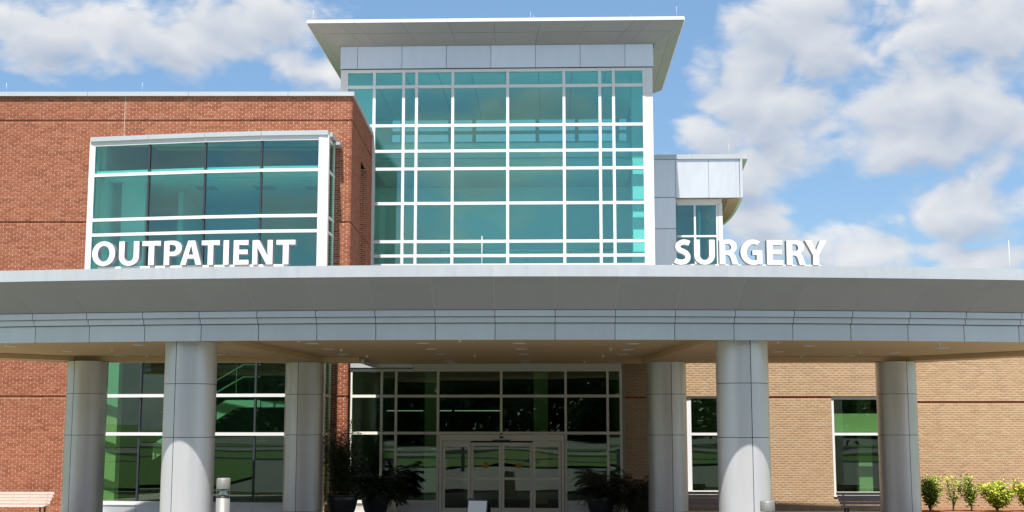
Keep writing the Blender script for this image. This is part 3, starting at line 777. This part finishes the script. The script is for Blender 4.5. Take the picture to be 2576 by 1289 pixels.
rear_s = [(12.6, 30.6), (9.7, 34.75), (3.45, 34.75), (3.45, 37.32), (-5.08, 37.32), (-5.08, 34.65), (-6.2, 34.4), (-12.9, 33.9), (-14.9, 31.4)]
prism('soffit', fs_ + rear_s, 4.24, 4.30, M_STUCCO, can)
# rear and inner edge walls between soffit and roof
edge = [(12.6, 30.6), (9.7, 34.75), (3.45, 34.75)]
for a, c in zip(edge, edge[1:]): seg_box('rear_fascia', c, a, -.0, .08, 4.12, 5.20, M_SILVER, can)
edge = [(-5.08, 34.65), (-6.2, 34.4), (-12.9, 33.9), (-14.9, 31.4)]
for a, c in zip(edge, edge[1:]): seg_box('rear_fascia', c, a, -.0, .08, 4.12, 5.20, M_SILVER, can)
box('side_fascia', -5.16, -5.08, 34.7, 37.3, 4.12, 5.2, M_SILVER, can)
box('side_fascia', 3.45, 3.53, 34.8, 37.3, 4.12, 5.2, M_SILVER, can)
def beam(name, a, c, w, z0, z1):
    a = Vector(a); c = Vector(c); t = (c - a).normalized(); n = Vector((t.y, -t.x)) * w / 2
    return prism(name, [tuple(a - n), tuple(a + n), tuple(c + n), tuple(c - n)], z0, z1, M_STUCCO, can)
CF = [(-7.26, 25.75), (3.76, 25.75)]; CR = [(-6.56, 34.1), (3.0, 34.1)]; CO = [(-12.06, 33.2), (8.98, 34.1)]
for f, r in zip(CF, CR): beam('soffit_beam', (f[0] + (f[0] - r[0]) * .02, f[1] - .3), (r[0], r[1] + .55), 1.25, 4.115, 4.238)
beam('rear_beam', (-5.1, 34.1), (-12.6, 33.4), .9, 4.118, 4.236)
beam('rear_beam', (9.5, 34.25), (3.7, 34.25), .9, 4.118, 4.236)
beam('rear_beam', (-12.6, 33.2), (-14.8, 31.0), .8, 4.121, 4.234)
beam('rear_beam', (12.4, 30.7), (9.3, 34.3), .8, 4.121, 4.234)
LX = [(-5.24, 28), (-5.24, 30.05), (-5.24, 32.2), (-2.82, 28.05), (-2.82, 30.1), (-2.82, 32.3), (-2.86, 35.6), (-2.86, 36.9),
      (-.72, 28.1), (-.72, 30.2), (-.72, 32.35), (-.76, 35.65), (-.76, 36.9), (1.77, 28.3), (1.77, 30.4), (1.77, 32.5),
      (-9.2, 28.43), (-11.65, 30.73), (-11.03, 32.6), (-12.23, 28.73), (-8.34, 32.2), (5.77, 29.2), (5.45, 31.4), (8.38, 31.9), (7.6, 33.3), (9.0, 30.0)]
dl = None
for (x, y) in LX:
    if dl is None:
        dl = lathe('downlight', [(.075, .05), (.09, .0), (.125, -.012), (.14, -.010), (.142, .0)], M_TRIMW, can, 18)
        dc = lathe('lamp', [(0, .045), (.07, .045)], M_STEEL, dl, 14)
        dl.location = (x, y, 4.236)
    else:
        o = dl.copy(); link(o, can); o.location = (x, y, 4.236)
        q = dc.copy(); link(q, o)
sp = None
for (x, y) in [(-1.94, 27.0), (-4.95, 30.1), (-4.71, 32.7), (-1.98, 32.8), (-2.83, 36.2), (1.36, 30.1), (1.29, 33), (.89, 35.9), (-10.4, 30.15), (-10.3, 32.5), (-11.9, 27.7), (-5.32, 26.9), (4.81, 27.7), (7.41, 31.4), (6.4, 33.4), (8.5, 28.6)]:
    if sp is None: sp = lathe('sprinkler_head', [(.0, -.05), (.03, -.048), (.032, -.03), (.014, -.02), (.014, -.005), (.05, -.003), (.05, 0.004)], M_TRIMW, can, 10); o = sp
    else: o = sp.copy(); link(o, can)
    o.location = (x, y, 4.236)
tube('lightning_rod', [(-1.48, 27, 5.34), (-1.48, 27, 6.44)], .006, M_FRAME_G, can, 6)
tube('lightning_rod', [(9.56, 27, 5.34), (9.56, 27, 6.30)], .003, M_FRAME_G, can, 6)
tube('lightning_rod', [(6.3, 27, 5.34), (6.3, 27, 5.62)], .003, M_FRAME_G, can, 6)

# ------------------------------------------------------------------ columns
def column(x, y, jang, label, top=4.113):
    c = thing('canopy_column', label, 'column', (x, y, 0), 0, 'round columns carrying the canopy')
    r = .512
    lathe('core', [(r - .02, 0), (r - .02, top - .002)], M_JOINT_D, c, 32)
    zs = [0, .26, 2.22, 3.27, top]
    a = R(-90 + jang); g = .007 / r
    for z0, z1 in zip(zs, zs[1:]):
        for h in (0, 1):
            lathe('panel', [(r - .02, z0 + .006), (r, z0 + .006), (r, z1 - .006), (r - .02, z1 - .006)], M_SILVER_D, c, 28, (0, 0), a + h * math.pi + g, a + (h + 1) * math.pi - g)
    for o in c.children:
        if o.name.startswith('panel'):
            o.data.polygons.foreach_set('use_smooth', [True] * len(o.data.polygons))
            o.data.set_sharp_from_angle(angle=R(40))
column(CF[0][0], CF[0][1], -19, 'large silver column at the front left, behind the bollard light with clear lens')
column(CF[1][0], CF[1][1], 11, 'large silver column at the front right, beside the plain grey bollard')
column(CO[0][0], CO[0][1], -20, 'silver column at the far left next to the sunlit bench')
column(CR[0][0], CR[0][1], -9, 'rear silver column left of the doors beside the bamboo')
column(CR[1][0], CR[1][1], 9, 'rear silver column right of the doors beside the potted ferns')
column(CO[1][0], CO[1][1], 18, 'silver column at the far right beside the yellow-green shrubs')

# ------------------------------------------------------------------ letters
def ell(cx, cy, rx, ry, a0, a1, n=14):
    return [(cx + rx * math.cos(R(a0 + (a1 - a0) * i / n)), cy + ry * math.sin(R(a0 + (a1 - a0) * i / n))) for i in range(n + 1)]
def stroke(pts, w):
    """closed outline around a smooth centreline"""
    P = [Vector(p) for p in pts]; Q = []
    for i in range(len(P) - 1):
        p0, p1, p2, p3 = P[max(i - 1, 0)], P[i], P[i + 1], P[min(i + 2, len(P) - 1)]
        for k in range(6):
            t = k / 6
            Q.append(.5 * ((2 * p1) + (-p0 + p2) * t + (2 * p0 - 5 * p1 + 4 * p2 - p3) * t * t + (-p0 + 3 * p1 - 3 * p2 + p3) * t ** 3))
    Q.append(P[-1]); L = []; Rr = []
    for i, q in enumerate(Q):
        t = (Q[min(i + 1, len(Q) - 1)] - Q[max(i - 1, 0)]).normalized(); n = Vector((-t.y, t.x)) * w / 2
        L.append(tuple(q + n)); Rr.append(tuple(q - n))
    return L + Rr[::-1]
def glyph(ch):
    """outlines in cap-height units, width as in the sign"""
    if ch == 'O': return [ell(.48, .5, .48, .515, 0, 360, 48)[:-1], ell(.48, .5, .245, .335, 0, 360, 40)[:-1]], .96
    if ch == 'U':
        w, s = .86, .235
        return [[(0, 1), (0, .38)] + ell(w / 2, .37, w / 2, .385, 180, 360, 24) + [(w, .38), (w, 1), (w - s, 1), (w - s, .38)] + ell(w / 2, .37, w / 2 - s, .20, 360, 180, 20) + [(s, .38), (s, 1)]], w
    if ch == 'T': return [[(0, 1), (0, .81), (.275, .81), (.275, 0), (.515, 0), (.515, .81), (.79, .81), (.79, 1)]], .79
    if ch == 'P': return [[(0, 0), (0, .985)] + [(.16, 1.0)] + ell(.40, .69, .35, .315, 90, -90, 18) + [(.30, .365), (.23, .37), (.23, 0)], [(.23, .835)] + ell(.36, .69, .145, .145, 90, -90, 12) + [(.23, .545)]], .75
    if ch == 'A': return [[(0, 0), (.315, 1), (.61, 1), (.90, 0), (.655, 0), (.585, .26), (.30, .26), (.235, 0)], [(.345, .42), (.545, .42), (.45, .80)]], .90
    if ch == 'I': return [[(0, 0), (0, 1), (.23, 1), (.23, 0)]], .23
    if ch == 'E': return [[(0, 0), (0, 1), (.63, 1), (.63, .81), (.235, .81), (.235, .61), (.605, .61), (.605, .425), (.235, .425), (.235, .19), (.65, .19), (.65, 0)]], .65
    if ch == 'N': return [[(0, 0), (0, 1), (.275, 1), (.645, .33), (.625, .60), (.625, 1), (.84, 1), (.84, 0), (.595, 0), (.20, .70), (.215, .40), (.215, 0)]], .84
    if ch == 'S': return [stroke([(.62, .845), (.52, .885), (.37, .90), (.20, .83), (.145, .70), (.22, .585), (.36, .52), (.50, .43), (.555, .29), (.49, .145), (.32, .085), (.15, .10), (.025, .155)], .205)], .68
    if ch == 'R':
        o = [(0, 0), (0, .985), (.15, 1.0)] + ell(.40, .725, .32, .285, 90, -62, 14) + [(.60, .44), (.66, .34), (.77, 0), (.53, 0), (.46, .25), (.41, .35), (.33, .385), (.235, .385), (.235, 0)]
        return [o, [(.235, .84)] + ell(.36, .70, .125, .14, 90, -90, 12) + [(.235, .555)]], .77
    if ch == 'G':
        o = ell(.52, .5, .52, .515, 56, 292, 34) + [(.80, .005), (.895, .045), (.895, .575), (.49, .575), (.49, .395), (.665, .395), (.665, .195)]
        i = ell(.54, .5, .29, .335, 288, 62, 26)
        return [o + i], .90
    if ch == 'Y': return [[(0, 1), (.27, 1), (.45, .59), (.62, 1), (.88, 1), (.565, .42), (.565, 0), (.32, 0), (.32, .41)]], .88
def letter(ch, th0, th1, zb, parent, h=.464, depth=.13):
    outl, w = glyph(ch)
    cu = bpy.data.curves.new('glyph', 'CURVE'); cu.dimensions = '2D'; cu.fill_mode = 'BOTH'; cu.extrude = .5
    for poly in outl:
        s = cu.splines.new('POLY'); s.points.add(len(poly) - 1); s.use_cyclic_u = True
        for p, q in zip(s.points, poly): p.co = (q[0], q[1], 0, 1)
    tmp = bpy.data.objects.new('glyph', cu); me = bpy.data.meshes.new_from_object(tmp)
    bpy.data.objects.remove(tmp); bpy.data.curves.remove(cu)
    r = 60.85; W_ = (th1 - th0) * r
    x0, y0 = pol(th0, r); x1, y1 = pol(th1, r)
    t = Vector((x1 - x0, y1 - y0, 0)).normalized(); n = Vector((t.y, -t.x, 0))
    me.materials.clear(); me.materials.append(M_LETTER); me.materials.append(M_RETURN)
    for v in me.vertices:
        c = v.co.copy()
        p = Vector((x0, y0, zb)) + t * (c.x / w * W_) + n * (c.z * depth) + Vector((0, 0, c.y * h))
        v.co = p
    me.update()
    for p in me.polygons: p.material_index = 0 if p.normal.dot(n) > .7 else 1; p.use_smooth = False
    o = bpy.data.objects.new('letter', me); link(o, parent); o['label'] = 'white raised letter ' + ch
    return o
OUT = [('O', -.11642, -.10873), ('U', -.1075, -.10086), ('T', -.09989, -.09381), ('P', -.09274, -.08696), ('A', -.08737, -.08055), ('T', -.08060, -.07478), ('I', -.07359, -.07184), ('E', -.07035, -.06549), ('N', -.06435, -.05795), ('T', -.05681, -.05082)]
SUR = [('S', .066, .07114), ('U', .07212, .07852), ('R', .07995, .08576), ('G', .08647, .0933), ('E', .09467, .09975), ('R', .10084, .10673), ('Y', .10668, .11346)]
for nm, word, lab, z0, z1 in (('outpatient_sign', OUT, 'raised white letters OUTPATIENT standing on the canopy edge', 5.478, 5.455), ('surgery_sign', SUR, 'raised white letters SURGERY standing on the canopy edge', 5.435, 5.437)):
    sg = thing(nm, lab, 'sign')
    for i, (ch, a, c) in enumerate(word):
        zb = z0 + (z1 - z0) * i / (len(word) - 1)
        letter(ch, a, c, zb, sg)
    curved_panel('base_rail', word[0][1] - .0005 + (.002 if nm[0] == 'o' else 0), word[-1][2] - (.0015 if nm[0] == 's' else .003), ((60.84, 5.345), (60.84, min(z0, z1) + .012)), M_TRIMW, sg, .05, 0, 20)

# ------------------------------------------------------------------ foliage helpers
def leaves(name, pts, dirs, L, Wd, m, parent, rv=None, fold=.25):
    """one quad-pair leaf at each point along its direction"""
    n = len(pts); pts = np.asarray(pts); d = np.asarray(dirs); d = d / np.linalg.norm(d, axis=1)[:, None]
    up = rng.normal(size=(n, 3)) * .5 + np.array([0, -.3, 1.0])
    sdir = np.cross(d, up); sdir /= np.linalg.norm(sdir, axis=1)[:, None] + 1e-9
    nn = np.cross(sdir, d)
    L = np.asarray(L) * rng.uniform(.7, 1.25, n); Wd = np.asarray(Wd) * rng.uniform(.75, 1.2, n)
    a = pts; tip = pts + d * L[:, None] - nn * (L * fold)[:, None] * .4
    mid = pts + d * (L * .5)[:, None] + nn * (L * fold)[:, None] * .2
    l = mid + sdir * Wd[:, None] * .5; r = mid - sdir * Wd[:, None] * .5
    V = np.stack([a, l, tip, r], 1).reshape(-1, 3)
    F = [(4 * i, 4 * i + 1, 4 * i + 2, 4 * i + 3) for i in range(n)]
    o = pyobj(name, V.tolist(), F, m, parent)
    set_rnd(o, rng.random(n) if rv is None else rv)
    return o
def rand_dirs(n, up=0., out=None, spread=1.):
    d = rng.normal(size=(n, 3)) * spread; d[:, 2] += up
    if out is not None: d += out
    return d

# ------------------------------------------------------------------ planters and plants at the door
def pot(x, y, r, h, label):
    o = thing('planter_pot', label, 'planter', (x, y, 0), 0, 'dark glazed planters by the entrance')
    lathe('bowl', [(r * .55, .0), (r * .62, .01), (r * .82, h * .35), (r * .96, h * .7), (r * .98, h * .86), (r * .96, h * .90)], M_POT, o, 28)
    lathe('rim', [(r * .96, h * .895), (r * 1.03, h * .91), (r * 1.05, h * .96), (r * 1.0, h), (r * .9, h), (r * .88, h * .9)], M_POT, o, 28)
    lathe('soil', [(0, h * .92), (r * .9, h * .92)], M_MULCH, o, 20)
pot(-5.62, 34.75, .43, .66, 'large glazed pot left of the doors holding tall bamboo')
pot(-4.85, 35.7, .40, .60, 'glazed pot left of the doors holding a spreading dark shrub')
pot(1.30, 35.6, .40, .58, 'dark glazed pot right of the doors holding arching palm fronds')
pot(2.35, 35.9, .40, .55, 'dark glazed pot beside the rear right column holding ferns')
# bamboo: canes with many narrow leaves
bam = thing('bamboo_plant', 'tall leafy bamboo in the pot left of the entrance', 'plant', (-5.60, 34.75, .6))
canes = []
for i in range(34):
    a = random.uniform(0, 2 * math.pi); r0 = random.uniform(0, .25); lean = random.uniform(.05, .55)
    H = random.uniform(1.1, 2.05) * (1 if lean < .35 else .8)
    p0 = Vector((r0 * math.cos(a), r0 * math.sin(a), 0))
    pts = [p0 + Vector((math.cos(a) * lean * t * t * .95, math.sin(a) * lean * t * t * .95, H * t)) for t in (0, .25, .5, .75, 1)]
    canes.append(pts); tube('cane', pts, [.012, .011, .009, .007, .004], M_BARK, bam, 5)
P, D = [], []
for pts in canes:
    for k in range(190):
        t = random.uniform(.10, 1) * 3.999; i = int(t); q = pts[i].lerp(pts[i + 1], t - i)
        P.append(tuple(q + Vector((random.gauss(0, .10), random.gauss(0, .10), random.gauss(0, .05))))); a = random.uniform(0, 6.28)
        D.append((math.cos(a), math.sin(a), random.uniform(-.9, .3)))
stuff(leaves('foliage', P, D, [.13] * len(P), [.024] * len(P), M_LEAF_BAM, bam))
def frond_plant(name, label, loc, n, L, w, m, leaflets=26, droop=.9, up=(.5, 1.1), llen=.10, lw=.018):
    o = thing(name, label, 'plant', loc)
    P, D = [], []; stems = []
    for i in range(n):
        a = random.uniform(0, 2 * math.pi); l = L * random.uniform(.65, 1.1); u = random.uniform(*up)
        for k in range(leaflets):
            t = .12 + .88 * k / leaflets
            c = Vector((math.cos(a) * l * t * .9, math.sin(a) * l * t * .9, l * (u * t - droop * t * t)))
            tan_ = Vector((math.cos(a) * .9, math.sin(a) * .9, u - 2 * droop * t)).normalized()
            sd_ = Vector((-math.sin(a), math.cos(a), 0))
            for sg_ in (-1, 1):
                P.append(tuple(c)); D.append(tuple(sd_ * sg_ * .8 + tan_ * .6 + Vector((0, 0, random.uniform(-.3, .1)))))
        stems.append([Vector((math.cos(a) * l * t * .9, math.sin(a) * l * t * .9, l * (u * t - droop * t * t))) for t in (0, .3, .6, 1)])
    stuff(leaves('foliage', P, D, [llen] * len(P), [lw] * len(P), m, o))
    for s in stems: tube('stem', s, [.008, .006, .005, .002], M_BARK, o, 4)
    return o
frond_plant('spreading_shrub', 'spreading dark shrub with long leaves in a pot left of the doors', (-4.75, 35.55, .58), 105, 1.0, .5, M_LEAF_DK, 16, .85, (.55, 1.65), .20, .05)
frond_plant('palm_plant', 'arching palm fronds in the pot right of the doors', (1.35, 35.45, .55), 100, .86, .4, M_LEAF_FERN, 26, .95, (.6, 1.75), .13, .014)
frond_plant('fern_plant', 'bushy fern beside the rear right column', (2.25, 35.5, .50), 130, .95, .4, M_LEAF_FERN, 30, 1.0, (.35, 1.75), .10, .022)

# ------------------------------------------------------------------ sandwich board
ab = thing('sandwich_board', 'white A-frame sandwich board standing before the sliding doors', 'sign', (-1.62, 28.6, 0), R(-14))
HB, WB, DB = .86, .50, .30
for s in (-1, 1):
    q = [(-WB / 2, s * DB, 0), (WB / 2, s * DB, 0), (WB / 2 - .02, s * .03, HB), (-WB / 2 + .02, s * .03, HB)]
    if s > 0: q = [q[1], q[0], q[3], q[2]]
    quad_panel('frame', q, M_BLACK, ab, .02)
    qi = [tuple(Vector(lerp(q[0], q[2], .5)) + (Vector(p) - Vector(lerp(q[0], q[2], .5))) * .90 + Vector((0, s * .021, .007))) for p in q]
    quad_panel('face', qi, M_TRIMW, ab, .004)
box('handle', -.07, .07, -.012, .012, HB, HB + .035, M_BLACK, ab)
for s in (-1, 1): box('spreader', s * WB / 2 * .96 - .008, s * WB / 2 * .96 + .008, -DB * .55, DB * .55, .38, .40, M_BLACK, ab)

# ------------------------------------------------------------------ bollards
b1 = thing('bollard_light', 'grey bollard light with a clear lens in front of the left front column', 'bollard', (-4.06, 16, gz(16)), 0, 'bollard lights along the drive')
H1 = EYE - .623 - gz(16); rb = .084
lathe('shaft', [(rb, 0), (rb, H1 - .235), (0, H1 - .235)], M_BOLL, b1, 28)
lathe('base_ring', [(rb + .003, H1 - .232), (rb + .003, H1 - .222), (0, H1 - .22)], M_BLACK, b1, 28)
lathe('reflector', [(.012, H1 - .125), (.03, H1 - .15), (.07, H1 - .215), (0, H1 - .216)], M_STEEL, b1, 24)
lathe('reflector', [(.07, H1 - .14), (.03, H1 - .165), (.01, H1 - .18)], M_STEEL, b1, 24)
lathe('lens', [(rb - .004, H1 - .22), (rb - .004, H1 - .13)], M_LENS, b1, 28)
lathe('cap', [(rb, H1 - .13), (rb, H1 - .012), (rb - .012, H1), (0, H1)], M_BOLL, b1, 28)
lathe('cap_underside', [(rb, H1 - .131), (0, H1 - .131)], M_BLACK, b1, 28)
b2 = thing('bollard_light', 'plain topped grey bollard low in front of the right front column', 'bollard', (2.85, 17.5, gz(17.5)), 0, 'bollard lights along the drive')
H2 = EYE - .969 - gz(17.5); rb = .096
lathe('cap', [(rb, H2 - .135), (rb, H2 - .012), (rb - .012, H2), (0, H2)], M_BOLL, b2, 28)
lathe('cap_underside', [(rb, H2 - .136), (0, H2 - .136)], M_BLACK, b2, 28)
lathe('lens', [(rb - .004, H2 - .24), (rb - .004, H2 - .137)], M_LENS, b2, 28)
lathe('reflector', [(.07, H2 - .15), (.03, H2 - .165), (.01, H2 - .18)], M_STEEL, b2, 24)
lathe('shaft', [(rb, 0), (rb, H2 - .24), (0, H2 - .24)], M_BOLL, b2, 28)

# ------------------------------------------------------------------ benches
def bench(x0, x1, y, top, rz, label, m):
    b = thing('slatted_bench', label, 'bench', ((x0 + x1) / 2, y, 0), rz, 'slatted benches along the walls')
    hw = (x1 - x0) / 2; dz = .083; seat = top - .345
    # backrest slats lean back, sit on the far side; seat slats in front
    for k in range(4):
        zc = top - .038 - k * dz; yy = .20 - .035 * k
        sl = pyobj('back_slat', boxv(-hw + .028 * k * .8, hw - .028 * k * .8, yy - .014, yy + .014, zc - .037, zc + .037), BOXF, m, b)
        for sx in (-1, 1):
            for q in (.25, .82):
                bl_ = lathe('bolt', [(0, -.004), (.011, -.003), (.012, .002)], M_STEEL, sl, 8); bl_.rotation_euler = (R(90), 0, 0); bl_.location = (sx * hw * q, yy - .0145, zc)
    for k in range(4):
        yy = .03 - k * .10
        pyobj('seat_slat', boxv(-hw + .09, hw - .09, yy - .045, yy + .045, seat - .036 - .004 * k, seat - .004 * k), BOXF, m, b)
    for sx in (-1, 1):
        x = sx * hw * .78
        box('leg', x - .022, x + .022, -.30, -.26, 0, seat - .05, M_BLACK, b)
        box('leg', x - .022, x + .022, .04, .08, 0, seat - .05, M_BLACK, b)
        box('seat_bracket', x - .02, x + .02, -.34, .14, seat - .08, seat - .052, M_BLACK, b)
        pyobj('back_bracket', [(x + dx, yy, zz) for (yy, zz) in ((.12, seat - .06), (.16, seat - .06), (.255, top - .04), (.225, top - .04)) for dx in (-.02, .02)], [(0, 2, 4, 6), (7, 5, 3, 1), (0, 1, 3, 2), (2, 3, 5, 4), (4, 5, 7, 6), (6, 7, 1, 0)], M_BLACK, b)
    return b
bench(-15.85, -14.02, 36.2, .615, 0, 'sunlit pale slatted bench before the red brick wall', M_TEAK)
bench(2.95, 4.75, 35.9, .665, 0, 'dark slatted bench behind the large right front column', M_TEAK_D)
bench(7.76, 9.55, 35.9, .65, 0, 'dark slatted bench beneath the window with the green blind', M_TEAK_D)

# ------------------------------------------------------------------ shrubs along the tan wall
def shrub(x, y, h, wd, label, dens, yellow, seed, lf=110):
    random.seed(seed)
    s = thing('garden_shrub', label, 'shrub', (x, y, .05), 0, 'young shrubs along the tan wall')
    P, D, RV = [], [], []
    for i in range(dens):
        a = random.uniform(0, 6.28); rr = random.uniform(.1, 1) * wd; hh = h * random.uniform(.55, 1.0)
        p1 = Vector((random.gauss(0, .03), random.gauss(0, .03), h * random.uniform(.05, .22)))
        p2 = Vector((math.cos(a) * rr * .7, math.sin(a) * rr * .5, hh * .6)); p3 = Vector((math.cos(a) * rr, math.sin(a) * rr * .6, hh))
        tube('stem', [p1, p2, p3], [.010, .006, .003], M_BARK, s, 5)
        for k in range(lf):
            t = random.uniform(.15, 1.05); q = p1.lerp(p2, min(t * 2, 1)) if t < .5 else p2.lerp(p3, (t - .5) * 2)
            P.append(tuple(q + Vector((random.gauss(0, .055), random.gauss(0, .055), random.gauss(0, .05))))); b_ = random.uniform(0, 6.28)
            D.append((math.cos(b_), math.sin(b_), random.uniform(-.2, 1.2)))
            RV.append(min(1, max(0, random.gauss(.38 + yellow, .2) + (t - .5) * .25)))
    tube('trunk', [(0, 0, -.05), (0.01, 0, h * .12), (0, .01, h * .25)], [.028, .022, .016], M_BARK, s, 7)
    stuff(leaves('foliage', P, D, [.080] * len(P), [.044] * len(P), M_LEAF_Y, s, RV))
shrub(10.72, 37.6, .92, .30, 'dense green shrub against the far right column', 22, .0, 3)
shrub(11.40, 37.7, .98, .34, 'thin sparse shrub with bare lower branches by the tan wall', 7, .08, 5, 45)
shrub(11.88, 37.6, 1.0, .42, 'tall open shrub with dark green tops between the sparse and the widest shrub', 13, -.04, 8, 70)
shrub(12.58, 37.5, .80, .58, 'widest bushy yellow-green shrub by the tan wall', 44, .14, 13, 95)
shrub(13.45, 37.6, .82, .36, 'yellow-tipped shrub at the right edge of the picture', 20, .24, 17, 80)

# ------------------------------------------------------------------ staircase inside the glass bay
st = thing('staircase', 'pale staircase with steel handrails inside the ground floor bay glass', 'staircase')
SYY = 37.45
pg = [(-10.9, .0), (-10.2, 2.75), (-9.5, 3.18), (-8.65, 3.16), (-8.65, 2.98), (-9.2, 2.96), (-10.2, 2.32), (-11.3, 1.62), (-11.3, 2.08)]
pg = [(-11.6, 1.95), (-9.5, 3.20), (-8.5, 3.20), (-8.5, 3.0), (-9.2, 2.98), (-11.6, 1.48)]
n = len(pg)
pyobj('stringer', [(x, SYY, z) for x, z in pg] + [(x, SYY + .1, z) for x, z in pg], [tuple(range(n))[::-1], tuple(range(n, 2 * n))] + [(i, (i + 1) % n, n + (i + 1) % n, n + i) for i in range(n)], M_BEIGE, st)
for k in range(10):
    x = -11.4 + k * .2; z = 1.8 + k * .125
    box('tread', x, x + .24, SYY + .11, SYY + 1.2, z, z + .04, M_INT_G, st)
box('landing', -9.4, -7.2, SYY + .11, SYY + 1.3, 3.0, 3.18, M_INT_G, st)
for dz in (.78, .42): tube('handrail', [(-11.4, SYY - .05, 2.05 + dz), (-9.0, SYY - .05, 3.45 + dz), (-8.5, SYY - .05, 3.45 + dz)], .025, M_STEEL, st, 8)
for x in (-10.8, -10.0, -9.2): tube('baluster', [(x, SYY - .04, 2.2 + (x + 11.4) * .52), (x, SYY - .04, 3.15 + (x + 11.4) * .52)], .016, M_STEEL, st, 6)
ip = box('lobby_pier', -13.15, -12.58, 37.15, 37.5, 0.02, 6.4, M_BEIGE, None); tag(ip, 'pale pier behind the left ground floor bay glass', 'pier')

# ------------------------------------------------------------------ street trees behind the camera (seen in the glass)
def make_tree(name, h, seed):
    r2 = np.random.default_rng(seed)
    t = thing(name, '', 'tree')
    tube('trunk', [(0, 0, -.3), (.05, .02, h * .25), (-.05, .05, h * .5), (.05, 0, h * .75)], [h * .025, h * .02, h * .014, h * .006], M_BARK, t, 8)
    nc = 34; cen = np.stack([r2.normal(0, .23, nc) * h, r2.normal(0, .20, nc) * h, r2.uniform(.07, .92, nc) * h], 1)
    P = np.concatenate([c + r2.normal(0, .075 * h, (120, 3)) for c in cen]); D = r2.normal(size=P.shape)
    rv = np.repeat(r2.random(nc) * .6, 120) + r2.random(len(P)) * .4
    stuff(leaves('crown', P, D, [.055 * h] * len(P), [.038 * h] * len(P), M_LEAF_T, t, rv))
    return t
protos = [make_tree('street_tree', 10, 1), make_tree('street_tree', 13, 2), make_tree('street_tree', 8.5, 3)]
spots = [(-46 + 4.2 * i + 1.3 * math.sin(i * 2.1), -41 - 2.4 * math.cos(i * 1.7), (0, 1, 2, 1, 0, 2)[i % 6]) for i in range(22)] + [(-44 + 6.5 * i, -51 - 2 * math.sin(i), 1) for i in range(14)] + [(-15, -14, 2), (14, -13.5, 2)]
words = ['first', 'second', 'third', 'fourth', 'fifth', 'sixth', 'seventh', 'eighth', 'ninth', 'tenth', 'eleventh', 'twelfth', 'thirteenth', 'fourteenth']
used = set()
for i, (x, y, k) in enumerate(spots):
    p = protos[k]
    if k not in used: o = p; used.add(k)
    else:
        o = p.copy(); link(o)
        for ch in p.children:
            c = ch.copy(); link(c, o)
    o.location = (x, y, gz(y) - .05); o.rotation_euler = (0, 0, i * 1.7); s = .9 + .25 * ((i * 37) % 10) / 10; o.scale = (s, s, s)
    o['label'] = 'leafy street tree across the road, mirrored in the dark entrance glass'; o['group'] = 'trees across the street'; o['category'] = 'tree'

# ------------------------------------------------------------------ glazing is never perfectly true: tip every pane a hair
for o in list(COL.objects):
    if o.type == 'MESH' and o.name.split('.')[0] == 'pane':
        me = o.data; c = sum((v.co for v in me.vertices), Vector()) / len(me.vertices)
        a, e = random.gauss(0, .0022), random.gauss(0, .0022)
        for v in me.vertices: v.co.y += max(-.006, min(.006, (v.co.x - c.x) * a + (v.co.z - c.z) * e))
